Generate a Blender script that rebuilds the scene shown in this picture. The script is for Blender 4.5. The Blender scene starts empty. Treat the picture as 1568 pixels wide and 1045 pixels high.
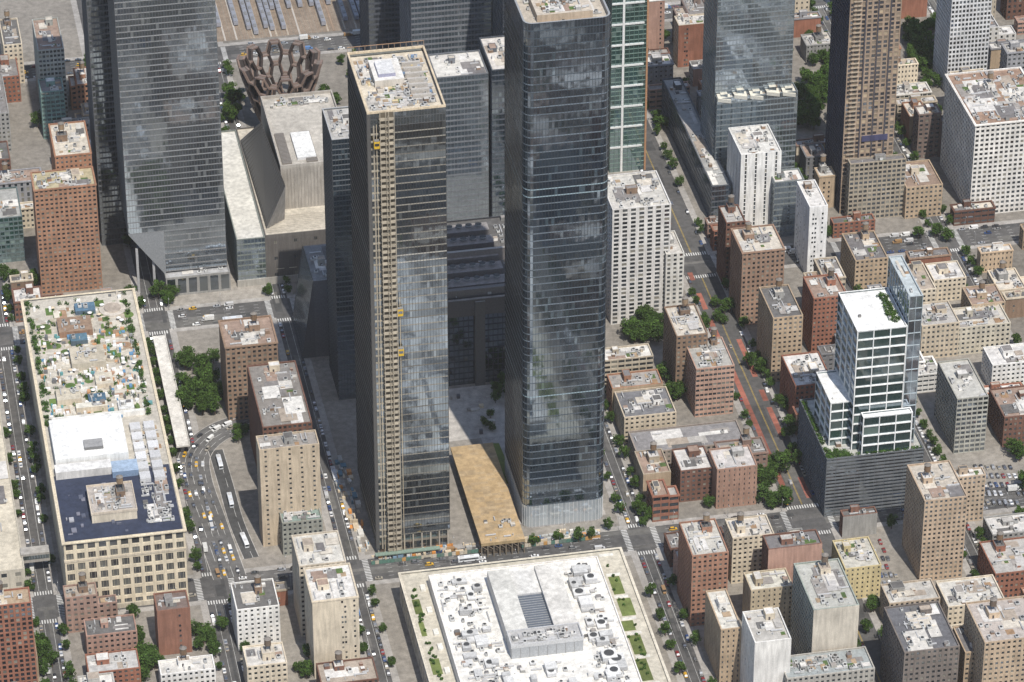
import bpy, math, random
from mathutils import Vector, noise as MN
R=random.Random(7)
TH=math.radians(33); F=6100.0; DIST=2440.0
CT,ST=math.cos(TH),math.sin(TH); CY=-DIST*CT; CZ=DIST*ST
A=math.radians(11); CA,SA=math.cos(A),math.sin(A)
# ---- survey helpers: photo measurement -> metric street-grid coordinates ----
def survey(px,py,z=0.0):
    u=px-784; v=py-522.5
    t=(CZ-z)/(ST*F+CT*v)
    return (u*t, CY+t*(CT*F-ST*v))
def sight(X,Y,Z):
    dy=Y-CY; dz=Z-CZ
    dep=CT*dy-ST*dz; up=ST*dy+CT*dz
    return (784+F*X/dep, 522.5-F*up/dep)
def toUV(X,Y): return (X*CA+Y*SA, -X*SA+Y*CA)
def fromUV(U,V): return (U*CA-V*SA, U*SA+V*CA)
def sUV(px,py,z=0.0): return toUV(*survey(px,py,z))
def bis(fn,lo,hi,n=40):
    flo=fn(lo)
    for _ in range(n):
        m=(lo+hi)/2; fm=fn(m)
        if (fm>0)==(flo>0): lo=m
        else: hi=m
    return (lo+hi)/2
def measure(x,y,xr,h,d):
    def fh(H):
        X,Y=survey(x,y,H); return sight(X,Y,0)[1]-(y+h)
    H=bis(fh,0.5,600)
    U,V=sUV(x,y,H)
    W=bis(lambda w: sight(*fromUV(U+w,V),H)[0]-xr,0.5,500)
    D=bis(lambda q: (y-d)-sight(*fromUV(U,V+q),H)[1],0.5,900)
    return U,V,W,D,H
# ---- materials ----
def newmat(name):
    m=bpy.data.materials.new(name); m.use_nodes=True; nt=m.node_tree; nt.nodes.clear()
    o=nt.nodes.new('ShaderNodeOutputMaterial'); return m,nt,o
def N(nt,t,**k):
    n=nt.nodes.new(t)
    for a,b in k.items():
        setattr(n,a,b)
    return n
def mul(nt,a,b,fac=1.0):
    m=N(nt,'ShaderNodeMix',data_type='RGBA',blend_type='MULTIPLY')
    m.inputs[0].default_value=fac
    nt.links.new(a,m.inputs[6]); nt.links.new(b,m.inputs[7]); return m.outputs[2]
def noise_ramp(nt,vec,scale,lo,hi,detail=4,p0=0.3,p1=0.7,rough=0.6):
    n=N(nt,'ShaderNodeTexNoise'); n.inputs['Scale'].default_value=scale; n.inputs['Detail'].default_value=detail; n.inputs['Roughness'].default_value=rough
    nt.links.new(vec,n.inputs['Vector'])
    r=N(nt,'ShaderNodeMapRange'); r.inputs[1].default_value=p0; r.inputs[2].default_value=p1; r.inputs[3].default_value=lo; r.inputs[4].default_value=hi
    nt.links.new(n.outputs[0],r.inputs[0])
    c=N(nt,'ShaderNodeCombineColor'); 
    for i in range(3): nt.links.new(r.outputs[0],c.inputs[i])
    return c.outputs[0]
def colmat(name,rough,noises,spec=0.3,metal=0.0):
    m,nt,o=newmat(name); b=N(nt,'ShaderNodeBsdfPrincipled')
    at=N(nt,'ShaderNodeAttribute',attribute_name='Col')
    g=N(nt,'ShaderNodeNewGeometry'); vec=g.outputs['Position']
    c=at.outputs['Color']
    for (s,lo,hi,st) in noises:
        v=vec
        if st:
            mp=N(nt,'ShaderNodeMapping'); mp.inputs['Scale'].default_value=st; nt.links.new(vec,mp.inputs[0]); v=mp.outputs[0]
        c=mul(nt,c,noise_ramp(nt,v,s,lo,hi))
    nt.links.new(c,b.inputs['Base Color']); b.inputs['Roughness'].default_value=rough
    b.inputs['Specular IOR Level'].default_value=spec; b.inputs['Metallic'].default_value=metal
    nt.links.new(b.outputs[0],o.inputs[0]); return m
M_WALL=colmat('facade_masonry',0.9,[(0.08,0.82,1.1,None),(0.7,0.75,1.12,(1,1,0.12)),(2.5,0.85,1.12,None)])
M_ROOF=colmat('roof_membrane',0.9,[(0.06,0.85,1.1,None),(0.35,0.68,1.1,None),(2.2,0.78,1.15,None)])
M_METAL=colmat('painted_metal',0.5,[(1.2,0.75,1.1,None)],spec=0.5)
M_PAVE=colmat('pavement',0.92,[(0.03,0.78,1.1,None),(0.25,0.68,1.1,None),(1.8,0.8,1.12,None)])
def leafmat():
    m,nt,o=newmat('leaves'); at=N(nt,'ShaderNodeAttribute',attribute_name='Col')
    d=N(nt,'ShaderNodeBsdfDiffuse'); t=N(nt,'ShaderNodeBsdfTranslucent'); mx=N(nt,'ShaderNodeMixShader'); mx.inputs[0].default_value=.3
    nt.links.new(at.outputs['Color'],d.inputs[0]); nt.links.new(at.outputs['Color'],t.inputs[0]); nt.links.new(d.outputs[0],mx.inputs[1]); nt.links.new(t.outputs[0],mx.inputs[2]); nt.links.new(mx.outputs[0],o.inputs[0]); return m
M_LEAF=leafmat()
def glassmat():
    m,nt,o=newmat('window_glass')
    at=N(nt,'ShaderNodeAttribute',attribute_name='Col')
    d=N(nt,'ShaderNodeBsdfPrincipled'); d.inputs['Roughness'].default_value=0.25
    nt.links.new(at.outputs['Color'],d.inputs['Base Color'])
    g=N(nt,'ShaderNodeBsdfGlossy'); g.inputs['Roughness'].default_value=0.06; g.inputs['Color'].default_value=(0.72,0.83,0.94,1)
    geo=N(nt,'ShaderNodeNewGeometry')
    nz=N(nt,'ShaderNodeTexNoise'); nz.inputs['Scale'].default_value=0.16; nz.inputs['Detail'].default_value=1; nt.links.new(geo.outputs['Position'],nz.inputs['Vector'])
    bp=N(nt,'ShaderNodeBump'); bp.inputs['Strength'].default_value=0.3; bp.inputs['Distance'].default_value=0.12
    nt.links.new(nz.outputs[0],bp.inputs['Height']); nt.links.new(bp.outputs[0],g.inputs['Normal'])
    mx=N(nt,'ShaderNodeMixShader'); nt.links.new(at.outputs['Alpha'],mx.inputs[0])
    nt.links.new(d.outputs[0],mx.inputs[1]); nt.links.new(g.outputs[0],mx.inputs[2]); nt.links.new(mx.outputs[0],o.inputs[0]); return m
M_GLASS=glassmat()
MATS=[M_WALL,M_GLASS,M_ROOF,M_METAL,M_PAVE,M_LEAF]
WALL,GLASS,ROOF,METAL,PAVE,LEAF=range(6)
# ---- mesh builder ----
class MB:
    def __init__(s): s.v=[];s.f=[];s.m=[];s.c=[]
    def poly(s,pts,m,c):
        i=len(s.v); s.v+=pts; s.f.append(tuple(range(i,i+len(pts)))); s.m.append(m); s.c.append(c)
    def box(s,x0,y0,z0,x1,y1,z1,m,c,tm=None,tc=None,bottom=False):
        i=len(s.v)
        s.v+=[(x0,y0,z0),(x1,y0,z0),(x1,y1,z0),(x0,y1,z0),(x0,y0,z1),(x1,y0,z1),(x1,y1,z1),(x0,y1,z1)]
        fs=[(0,1,5,4),(1,2,6,5),(2,3,7,6),(3,0,4,7),(4,5,6,7)]+([(3,2,1,0)] if bottom else [])
        for k,q in enumerate(fs):
            s.f.append(tuple(i+a for a in q)); s.m.append(tm if (k==4 and tm is not None) else m); s.c.append(tc if (k==4 and tc) else c)
    def cyl(s,cx,cy,z0,z1,r0,r1,n,m,c,cap=True,tm=None,tc=None):
        i=len(s.v)
        for z,r in((z0,r0),(z1,r1)):
            for k in range(n):
                a=2*math.pi*k/n; s.v.append((cx+r*math.cos(a),cy+r*math.sin(a),z))
        for k in range(n):
            j=(k+1)%n; s.f.append((i+k,i+j,i+n+j,i+n+k)); s.m.append(m); s.c.append(c)
        if cap and r1>0.01:
            s.f.append(tuple(i+n+k for k in range(n))); s.m.append(m if tm is None else tm); s.c.append(tc or c)
    def beam(s,p,q,w,h,m,c):
        p=Vector(p);q=Vector(q);d=(q-p).normalized(); sd=d.cross(Vector((0,0,1)))
        if sd.length<0.01: sd=Vector((1,0,0))
        sd.normalize(); up=sd.cross(d)
        i=len(s.v)
        for e in(p,q):
            for a,b in((-1,-1),(1,-1),(1,1),(-1,1)): s.v.append(tuple(e+sd*(a*w/2)+up*(b*h/2)))
        for fq in((0,1,5,4),(1,2,6,5),(2,3,7,6),(3,0,4,7),(0,3,2,1),(4,5,6,7)):
            s.f.append(tuple(i+k for k in fq)); s.m.append(m); s.c.append(c)
    def mesh(s,name,mats=None):
        me=bpy.data.meshes.new(name); me.from_pydata(s.v,[],s.f)
        for m in (mats or MATS): me.materials.append(m)
        me.polygons.foreach_set('material_index',s.m)
        at=me.color_attributes.new('Col','FLOAT_COLOR','CORNER')
        buf=[]
        for f,c in zip(s.f,s.c):
            if len(c)==3: c=(c[0],c[1],c[2],0.15)
            buf.extend(tuple(c)*len(f))
        at.data.foreach_set('color',buf)
        me.update(); return me
    def obj(s,name,U=0,V=0,z=0,mats=None,rot=None):
        o=bpy.data.objects.new(name,s.mesh(name,mats)); X,Y=fromUV(U,V)
        o.location=(X,Y,z); o.rotation_euler=(0,0,A if rot is None else rot)
        bpy.context.scene.collection.objects.link(o); return o
def jit(c,a=0.08):
    k=1+R.uniform(-a,a); return tuple(min(0.9,x*k) for x in c[:3])
# ---- styles ----
DK=[(0.014,0.018,0.022,0.18),(0.025,0.03,0.034,0.2),(0.035,0.04,0.045,0.16),(0.06,0.065,0.065,0.12),(0.2,0.19,0.16,0.06)]
BL=[(0.012,0.022,0.034,0.34),(0.02,0.034,0.048,0.46),(0.03,0.045,0.06,0.5),(0.012,0.02,0.03,0.42),(0.09,0.12,0.14,0.4)]
BK=[(0.01,0.012,0.015,0.26),(0.018,0.021,0.024,0.36),(0.03,0.032,0.034,0.36),(0.06,0.06,0.06,0.3)]
GY=[(0.06,0.08,0.095,0.44),(0.1,0.12,0.135,0.5),(0.05,0.065,0.075,0.42),(0.15,0.17,0.18,0.35),(0.04,0.05,0.06,0.46)]
GN=[(0.022,0.06,0.052,0.32),(0.035,0.08,0.072,0.34),(0.02,0.05,0.045,0.36),(0.16,0.22,0.2,0.25)]
def st(wall,bay=3.0,fl=3.3,pf=0.5,sf=0.5,r=0.3,gl=DK,sp=None,roof=None,cor=0,par=0.9,tilt=0):
    return dict(wall=wall,bay=bay,fl=fl,pf=pf,sf=sf,r=r,gl=gl,sp=sp or wall,roof=roof,cor=cor,par=par,tilt=tilt)
BRICK=(0.29,0.13,0.085);DBRICK=(0.17,0.09,0.065);OBRICK=(0.35,0.185,0.115);TAN=(0.44,0.335,0.23);CREAM=(0.61,0.53,0.41);WHITE=(0.76,0.74,0.7);GREY=(0.3,0.295,0.28);BEIGE=(0.53,0.45,0.34);BROWN=(0.24,0.165,0.115);PINK=(0.4,0.25,0.195);CHAR=(0.08,0.08,0.09);YEL=(0.6,0.5,0.28)
ROOFS=[(0.6,0.575,0.53),(0.46,0.44,0.41),(0.7,0.68,0.64),(0.34,0.315,0.29),(0.15,0.145,0.14),(0.4,0.34,0.28),(0.52,0.5,0.48),(0.24,0.225,0.215),(0.34,0.25,0.2),(0.6,0.55,0.47),(.66,.64,.61),(.2,.19,.19)]
def S(c,**k): return st(c,**k)
def pick(gl):
    c=gl[min(len(gl)-1,int(R.random()**1.4*len(gl)))]; k=R.uniform(0.75,1.3)
    return (c[0]*k,c[1]*k,c[2]*k,c[3])
def coher(gl,x,z,sd,odd=.05):
    w=MN.noise(Vector((x/16+sd,z/42,sd*1.7)))*1.1+MN.noise(Vector((x/60+sd,z/5.5,sd)))*.9+.5
    w=max(0,min(1,w)); a,b=gl[0],gl[1]
    if R.random()<odd: a=gl[-1]
    k=R.uniform(.88,1.14)
    return tuple((a[i]*(1-w)+b[i]*w)*(k if i<3 else 1) for i in range(4))
def facade(mb,P,t,n,L,z0,z1,s):
    nf=max(1,round((z1-z0)/s['fl'])); nb=max(1,round(L/s['bay'])); fh=(z1-z0)/nf; bw=L/nb; r=s['r']; gl=s['gl']; ti=s['tilt']*.4
    sd=R.random()*50
    def pt(a,b,z): return (P[0]+t[0]*a-n[0]*b, P[1]+t[1]*a-n[1]*b, z)
    for j in range(nf):
        za=z0+j*fh; zb=za+fh; row=R.uniform(0.9,1.12)
        for i in range(nb):
            a=i*bw; b=a+bw
            if ti: c=coher(gl,a,za,sd,.1)
            else: c=pick(gl)
            c=(c[0]*row,c[1]*row,c[2]*row,c[3])
            if ti:
                e=[r+R.uniform(-ti,ti) for _ in range(3)]; e.append(e[0]+e[2]-e[1])
                mb.poly([pt(a,e[0],za),pt(b,e[1],za),pt(b,e[2],zb),pt(a,e[3],zb)],GLASS,c)
            else: mb.poly([pt(a,r,za),pt(b,r,za),pt(b,r,zb),pt(a,r,zb)],GLASS,c)
    sp=s['sp']; hh=s['sf']*fh/2; o=0.03
    for j in range(nf+1):
        zc=z0+j*fh; za=max(z0,zc-hh*0.9); zb=min(z1,zc+hh*1.1)
        if j==nf: za=zc-hh*0.9; zb=z1
        c=jit(sp,0.05)
        mb.poly([pt(0,o,za),pt(L,o,za),pt(L,o,zb),pt(0,o,zb)],WALL,c)
        mb.poly([pt(0,o,zb),pt(L,o,zb),pt(L,r+.05,zb),pt(0,r+.05,zb)],WALL,c)
        mb.poly([pt(0,o,za),pt(L,o,za),pt(L,r+.05,za),pt(0,r+.05,za)],WALL,c)
    w=s['pf']*bw/2; c=s['wall']
    for i in range(nb+1):
        a=max(0,i*bw-w); b=min(L,i*bw+w)
        mb.poly([pt(a,0,z0),pt(b,0,z0),pt(b,0,z1),pt(a,0,z1)],WALL,c)
        if i>0: mb.poly([pt(a,0,z0),pt(a,r+.05,z0),pt(a,r+.05,z1),pt(a,0,z1)],WALL,c)
        if i<nb: mb.poly([pt(b,0,z0),pt(b,r+.05,z0),pt(b,r+.05,z1),pt(b,0,z1)],WALL,c)
def pp2(P,t,n,x,o,z): return (P[0]+t[0]*x+n[0]*o,P[1]+t[1]*x+n[1]*o,z)
def blank(mb,P,t,L,z0,z1,c,n=None):
    mb.poly([(P[0],P[1],z0),(P[0]+t[0]*L,P[1]+t[1]*L,z0),(P[0]+t[0]*L,P[1]+t[1]*L,z1),(P[0],P[1],z1)],WALL,c)
    if n and L>6 and z1-z0<60 and R.random()<.8:
        cols=R.randint(1,4); nf=int((z1-z0)/3.4)
        for q in range(cols):
            a=R.uniform(1.5,L-2.5)
            for j in range(nf):
                if R.random()<.25: continue
                z=z0+j*3.4+1.3
                mb.poly([pp2(P,t,n,a,.03,z),pp2(P,t,n,a+1.1,.03,z),pp2(P,t,n,a+1.1,.03,z+1.5),pp2(P,t,n,a,.03,z+1.5)],GLASS,pick(DK))
                mb.poly([pp2(P,t,n,a-.1,.03,z-.02),pp2(P,t,n,a+1.2,.03,z-.02),pp2(P,t,n,a+1.2,.2,z-.15),pp2(P,t,n,a-.1,.2,z-.15)],WALL,jit(c,.2))
        if R.random()<.5:
            w=R.uniform(.2,.6)*L; a=R.uniform(0,L-w); zt=z0+(z1-z0)*R.uniform(.3,.9); cc=jit(c,.3)
            mb.poly([pp2(P,t,n,a,.012,z0),pp2(P,t,n,a+w,.012,z0),pp2(P,t,n,a+w,.012,zt),pp2(P,t,n,a,.012,zt)],WALL,cc)
def ring(mb,x0,y0,x1,y1,z0,z1,th,m,c):
    mb.box(x0,y0,z0,x1,y0+th,z1,m,c,bottom=True); mb.box(x0,y1-th,z0,x1,y1,z1,m,c,bottom=True)
    mb.box(x0,y0+th,z0,x0+th,y1-th,z1,m,c,bottom=True); mb.box(x1-th,y0+th,z0,x1,y1-th,z1,m,c,bottom=True)
def tank(mb,x,y,z):
    c=R.choice([(0.2,0.13,0.08),(0.28,0.2,0.13),(0.16,0.12,0.09)]); h=R.uniform(2.5,4)
    for a in(-1.2,1.2):
        for b in(-1.2,1.2): mb.box(x+a-.12,y+b-.12,z,x+a+.12,y+b+.12,z+h,METAL,(0.08,0.07,0.06))
    mb.box(x-1.6,y-1.6,z+h,x+1.6,y+1.6,z+h+.25,METAL,(0.1,0.09,0.08))
    mb.cyl(x,y,z+h+.25,z+h+4,1.9,1.8,12,WALL,c,cap=False)
    mb.cyl(x,y,z+h+4,z+h+5.3,2.1,0.02,12,ROOF,(0.22,0.2,0.18),cap=False)
def acunit(mb,x,y,z,w=2.2,l=3.2,h=1.7):
    g=R.uniform(0.3,0.62); mb.box(x,y,z+.3,x+w,y+l,z+h,METAL,(g,g,g*.97)); mb.box(x+.2,y+.2,z,x+w-.2,y+l-.2,z+.3,METAL,(0.1,.1,.1))
    k=max(1,int(l/1.8))
    for i in range(k): mb.cyl(x+w/2,y+(i+.5)*l/k,z+h,z+h+.25,min(w,l/k)*.38,min(w,l/k)*.38,10,METAL,(0.2,.2,.2),tc=(0.04,.04,.04))
PZ=[0]
def clutter(mb,x0,y0,x1,y1,z,wc,dens=1.0,tk=0.3,big=True,patch=True):
    W=x1-x0; D=y1-y0
    if W<4 or D<4: return
    if big:
        bw=min(R.uniform(3.5,7),W*.45); bd=min(R.uniform(4,8),D*.5); bx=x0+R.uniform(.15,.8)*(W-bw); by=y0+R.uniform(.35,.95)*(D-bd); bh=R.uniform(2.6,4.8)
        cc=jit(wc,.15) if R.random()<.6 else R.choice([WHITE,CREAM,GREY,BROWN]); rc=R.choice(ROOFS)
        mb.box(bx,by,z,bx+bw,by+bd,z+bh,WALL,cc,ROOF,rc)
        ring(mb,bx-.12,by-.12,bx+bw+.12,by+bd+.12,z+bh-.3,z+bh+.3,.3,WALL,jit(cc))
        mb.box(bx+bw*.3,by-.06,z,bx+bw*.3+1,by+.05,z+2.1,METAL,(.07,.06,.06))
        if R.random()<tk and min(bw,bd)>3.6: tank(mb,bx+bw/2,by+bd/2,z+bh)
    n=int(W*D/45*dens)+1
    for _ in range(min(n,170)):
        k=R.random(); x=x0+R.random()*max(.1,W-3.2)+.2; y=y0+R.random()*max(.1,D-3.6)+.2
        if k<.4: acunit(mb,x,y,z,R.uniform(1.2,2.6),R.uniform(1.4,3.4),R.uniform(1,2))
        elif k<.58: mb.cyl(x+.5,y+.5,z,z+R.uniform(.6,1.6),.35,.3,8,METAL,(.45,.45,.44))
        elif k<.7:
            l=min(R.uniform(3,9),x1-x-.2)
            if l>1: h=R.uniform(.9,1.3); mb.box(x,y,z+.4,x+l,y+.7,z+h,METAL,(.5,.5,.5))
        elif k<.8:
            l=min(R.uniform(3,9),y1-y-.2)
            if l>1: h=R.uniform(.8,1.2); mb.box(x,y,z+.4,x+.6,y+l,z+h,METAL,(.42,.42,.42))
        elif k<.88 and patch:
            w=R.uniform(2,5); l=R.uniform(2,5); h=R.uniform(.15,.35); mb.box(x,y,z,min(x+w,x1),min(y+l,y1),z+h,WALL,(.3,.2,.12),ROOF,R.choice([(.34,.22,.13),(.4,.3,.2),(.1,.16,.05),(.09,.14,.05)]))
        else:
            w=R.uniform(1.5,3); mb.box(x,y,z,x+w,y+w,z+R.uniform(.6,2.4),WALL,jit(R.choice([WHITE,GREY,BROWN,wc]),.2),ROOF,R.choice(ROOFS))
    if patch:
        for q in range(min(30,int(1+W*D/220))):
            w=min(18,R.uniform(.15,.45)*W); d=min(18,R.uniform(.15,.45)*D); x=x0+R.random()*(W-w); y=y0+R.random()*(D-d); g=R.choice(ROOFS); PZ[0]+=1; zz=z+.006*(PZ[0]%97+2)
            mb.poly([(x,y,zz),(x+w,y,zz),(x+w,y+d,zz),(x,y+d,zz)],ROOF,g)
RECTS=[]
def shell(mb,x0,y0,x1,y1,z0,z1,s,sides='flrb',bl=None,roof=None,dens=1.0,tk=0.3,top=True,big=True,patch=True):
    W=x1-x0; D=y1-y0; c=bl or s['wall']
    for k,(P,t,n,L) in dict(f=((x0,y0),(1,0),(0,-1),W),b=((x1,y1),(-1,0),(0,1),W),l=((x0,y1),(0,-1),(-1,0),D),r=((x1,y0),(0,1),(1,0),D)).items():
        if k in sides: facade(mb,P,t,n,L,z0,z1,s)
        else: blank(mb,P,t,L,z0,z1-.8,c,n); blank(mb,P,t,L,z1-.8,z1,c)
    if top:
        rc=roof or s['roof'] or R.choice(ROOFS); zr=z1-s['par']; th=.45
        mb.poly([(x0+.3,y0+.3,zr),(x1-.3,y0+.3,zr),(x1-.3,y1-.3,zr),(x0+.3,y1-.3,zr)],ROOF,rc)
        pc=jit(s['wall'],.1); ring(mb,x0,y0,x1,y1,z1,z1+.12,th+.25,WALL,pc)
        for a,b,cc,d in((x0+th,y0+th,x1-th,y0+th),(x1-th,y0+th,x1-th,y1-th),(x1-th,y1-th,x0+th,y1-th),(x0+th,y1-th,x0+th,y0+th)):
            mb.poly([(a,b,zr),(cc,d,zr),(cc,d,z1),(a,b,z1)],WALL,pc)
        if s['cor']:
            o=s['cor']; ring(mb,x0-o,y0-o,x1+o,y1+o,z1-.75,z1-.05,o+.3 ,WALL,jit(s['wall'],.05))
        if dens>0: clutter(mb,x0+1,y0+1,x1-1,y1-1,zr,s['wall'],dens,tk,big,patch)
def B(name,x,y,xr,h,d,s,build=True,reg=True,**k):
    U,V,W,D,H=measure(x,y,xr,h,d)
    if reg: RECTS.append((U,V,U+W,V+D))
    mb=MB()
    if build:
        shell(mb,0,0,W,D,0,H,s,**k); return mb.obj(name,U,V)
    return mb,U,V,W,D,H
def BUV(name,U,V,W,D,H,s,z0=0,reg=True,**k):
    if reg: RECTS.append((U,V,U+W,V+D))
    mb=MB(); shell(mb,0,0,W,D,z0,H,s,**k); return mb.obj(name,U,V)
# ================= GROUND & STREETS =================
g=MB(); g.box(-9000,-4000,-1,9000,15000,0,PAVE,(0.11,0.107,0.105)); g.obj('ground',0,0)
ST_=[(-546,5),(-466,5),(-386,5),(-306,5.5),(-211,6.5),(-133,5),(33,5.5),(131,10),(214,5.5),(294,5.5),(374,5.5),(454,5.5),(534,5)]
AV=[(-492,11),(-217,10.5),(64,10.5),(395,10),(660,10)]
def edges(L,lo,hi):
    out=[];p=lo
    for c,w in L: out.append((p,c-w)); p=c+w
    out.append((p,hi)); return out
UB=edges(ST_,-640,640); VB=edges(AV,-760,900)
for (u0,u1) in UB:
    for (v0,v1) in VB:
        b=MB(); c=jit((0.34,0.32,0.295),.12)
        W=u1-u0; D=v1-v0
        b.box(0,0,-.5,W,D,.15,PAVE,(.4,.39,.37),PAVE,(.39,.37,.345))
        b.poly([(4,4,.156),(W-4,4,.156),(W-4,D-4,.156),(4,D-4,.156)],PAVE,jit((c[0]*.85,c[1]*.83,c[2]*.79),.15))
        b.obj('pavement',u0,v0)
mk=MB(); WHT=(.66,.66,.64); YL=(.6,.42,.08)
def sheet(mb,u0,v0,u1,v1,z,c): mb.poly([(u0,v0,z),(u1,v0,z),(u1,v1,z),(u0,v1,z)],PAVE,c)
rpv=MB()
for i in range(420):
    if R.random()<.5:
        sc_,sw_=R.choice(ST_[3:-2]); w=R.uniform(1.5,sw_); x=sc_+R.uniform(-sw_,sw_-w); v=R.uniform(-480,620); l=R.uniform(4,40); sheet(rpv,x,v,x+w,v+l,.0012+.0001*(i%20),jit(R.choice([(.08,.08,.08),(.14,.135,.13),(.16,.155,.145)]),.15))
    else:
        ac_,aw_=R.choice(AV[1:4]); w=R.uniform(2,8); v=ac_+R.uniform(-aw_,aw_-w); x=R.uniform(-420,440); l=R.uniform(6,50); sheet(rpv,x,v,x+l,v+w,.0012+.0001*(i%20),jit(R.choice([(.08,.08,.08),(.14,.135,.13),(.16,.155,.145)]),.15))
rpv.obj('road_repair_patches',0,0)
for (sc,sw) in ST_[2:-1]:
    for (ac,aw) in AV[1:4]:
        for sgn in(-1,1):
            n=int(aw*2/1.5)
            for i in range(n):
                v=ac-aw+.5+i*1.5
                a=sc+sgn*(sw+1.2); b=a+sgn*3.4
                sheet(mk,min(a,b),v,max(a,b),v+.7,.006,WHT)
            n=int(sw*2/1.5)
            for i in range(n):
                u=sc-sw+.5+i*1.5; a=ac+sgn*(aw+1.2); b=a+sgn*3.4
                sheet(mk,u,min(a,b),u+.7,max(a,b),.006,WHT)
for (ac,aw) in AV[1:4]:
    for o in(-7,-3.5,0,3.5,7):
        u=-420
        while u<460:
            if all(abs(u+1.5-s_)>w_+7 for s_,w_ in ST_):
                sheet(mk,u,ac+o-.09,u+3,ac+o+.09,.006,WHT)
            u+=9
for (sc,sw) in ST_[2:-1]:
    for (v0,v1) in VB[1:4]:
        for o in ((-2.3,2.3) if sw<8 else (-.25,.25)):
            sheet(mk,sc+o-.08,v0+5,sc+o+.08,v1-5,.006,WHT if sw<8 else YL)
mk.obj('road_markings',0,0)
bl=MB()
for o,va,vb in((-6.2,-196,48),(5.8,-196,-20)):
    v=va
    while v<vb:
        l=R.uniform(5,16)
        if R.random()<.88: sheet(bl,131+o-1.6,v,131+o+1.6,v+l-.2,.0085,jit((.33,.125,.09),.25))
        v+=l
bl.obj('bus_lane',0,0)
def ribbon(name,pts,w,z,c,uv=False):
    m=MB(); P=[p if uv else sUV(*p) for p in pts]; sm=[]
    for i in range(len(P)-1):
        p0=P[max(0,i-1)];p1=P[i];p2=P[i+1];p3=P[min(len(P)-1,i+2)]
        for k in range(8):
            t=k/8; q=[.5*(2*p1[a]+(-p0[a]+p2[a])*t+(2*p0[a]-5*p1[a]+4*p2[a]-p3[a])*t*t+(-p0[a]+3*p1[a]-3*p2[a]+p3[a])*t**3) for a in(0,1)]; sm.append(q)
    sm.append(P[-1]); L=[]
    for i,q in enumerate(sm):
        a=sm[max(0,i-1)];b=sm[min(len(sm)-1,i+1)]; dx,dy=b[0]-a[0],b[1]-a[1]; l=math.hypot(dx,dy) or 1; nx,ny=-dy/l,dx/l
        L.append((q[0],q[1],nx,ny))
    def strip(o0,o1,zz,cc,dash=False):
        for i in range(0,len(L)-1):
            if dash and i%3==2: continue
            p=L[i];q=L[i+1]; m.poly([(p[0]+p[2]*o0,p[1]+p[3]*o0,zz),(p[0]+p[2]*o1,p[1]+p[3]*o1,zz),(q[0]+q[2]*o1,q[1]+q[3]*o1,zz),(q[0]+q[2]*o0,q[1]+q[3]*o0,zz)],PAVE,cc)
    strip(-w/2,w/2,z,c); strip(-w/2,-w/2+.35,z+.12,(.5,.48,.45)); strip(w/2-.35,w/2,z+.12,(.5,.48,.45))
    for o in range(1,int(w/3.6)): strip(-w/2+o*3.6-.1,-w/2+o*3.6+.1,z+.006,WHT,dash=True)
    return m.obj(name,0,0),sm
_,dyer=ribbon('tunnel_approach_road',[(352,885),(322,800),(300,735),(300,695),(335,662),(400,640)],19,.166,(.14,.137,.134))
_,dy2=ribbon('bus_parking_road',[(385,855),(362,800),(345,740),(330,690)],9,.172,(.085,.085,.085))
RECTS.append((-205,-200,-185,-60))
# ================= LANDMARK TOWERS =================
def curtain(mb,pts,z0,z1,nf,bay,gl,sp,mc,sf=.25,ti=.008,spo=.05,spfn=None,odd=.05):
    n=len(pts); per=0
    for k in range(n):
        a=pts[k]; b=pts[(k+1)%n]; L=math.hypot(b[0]-a[0],b[1]-a[1]); t=((b[0]-a[0])/L,(b[1]-a[1])/L); nn=(t[1],-t[0])
        nb=max(1,round(L/bay)); bw=L/nb; fh=(z1-z0)/nf
        def pt(q,o,z): return (a[0]+t[0]*q+nn[0]*o,a[1]+t[1]*q+nn[1]*o,z)
        for j in range(nf):
            rw=.9+.25*MN.noise(Vector((j*.45,z0,3)))+R.uniform(-.04,.04)
            for i in range(nb):
                za=z0+j*fh; zb=za+fh; c=coher(gl,per+i*bw,za,z0*.1+len(pts),odd); e=[R.uniform(-ti,ti) for _ in range(3)]; e.append(e[0]+e[2]-e[1])
                mb.poly([pt(i*bw,e[0],za),pt(i*bw+bw,e[1],za),pt(i*bw+bw,e[2],zb),pt(i*bw,e[3],zb)],GLASS,(c[0]*rw,c[1]*rw,c[2]*rw,c[3]))
            za=z0+j*fh; zb=za+fh*sf; c=jit(sp,.18) if not spfn else spfn(j)
            mb.poly([pt(0,spo,za),pt(L,spo,za),pt(L,spo,zb),pt(0,spo,zb)],METAL,c)
            mb.poly([pt(0,spo,zb),pt(L,spo,zb),pt(L,-.1,zb),pt(0,-.1,zb)],METAL,c)
            mb.poly([pt(0,spo,za),pt(L,spo,za),pt(L,-.1,za),pt(0,-.1,za)],METAL,c)
        for i in range(nb):
            q=i*bw; o=spo+.07
            mb.poly([pt(q-.07,o,z0),pt(q+.07,o,z0),pt(q+.07,o,z1),pt(q-.07,o,z1)],METAL,mc)
            mb.poly([pt(q-.07,o,z0),pt(q-.07,-.1,z0),pt(q-.07,-.1,z1),pt(q-.07,o,z1)],METAL,mc)
            mb.poly([pt(q+.07,o,z0),pt(q+.07,-.1,z0),pt(q+.07,-.1,z1),pt(q+.07,o,z1)],METAL,mc)
        per+=L
def rrect(W,D,r,n=6):
    out=[]
    for cx,cy,a0 in((r,r,180),(W-r,r,270),(W-r,D-r,0),(r,D-r,90)):
        for i in range(n+1):
            a=math.radians(a0+90*i/n); out.append((cx+r*math.cos(a),cy+r*math.sin(a)))
    return out
def rect(W,D,x=0,y=0): return [(x,y),(x+W,y),(x+W,y+D),(x,y+D)]
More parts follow.
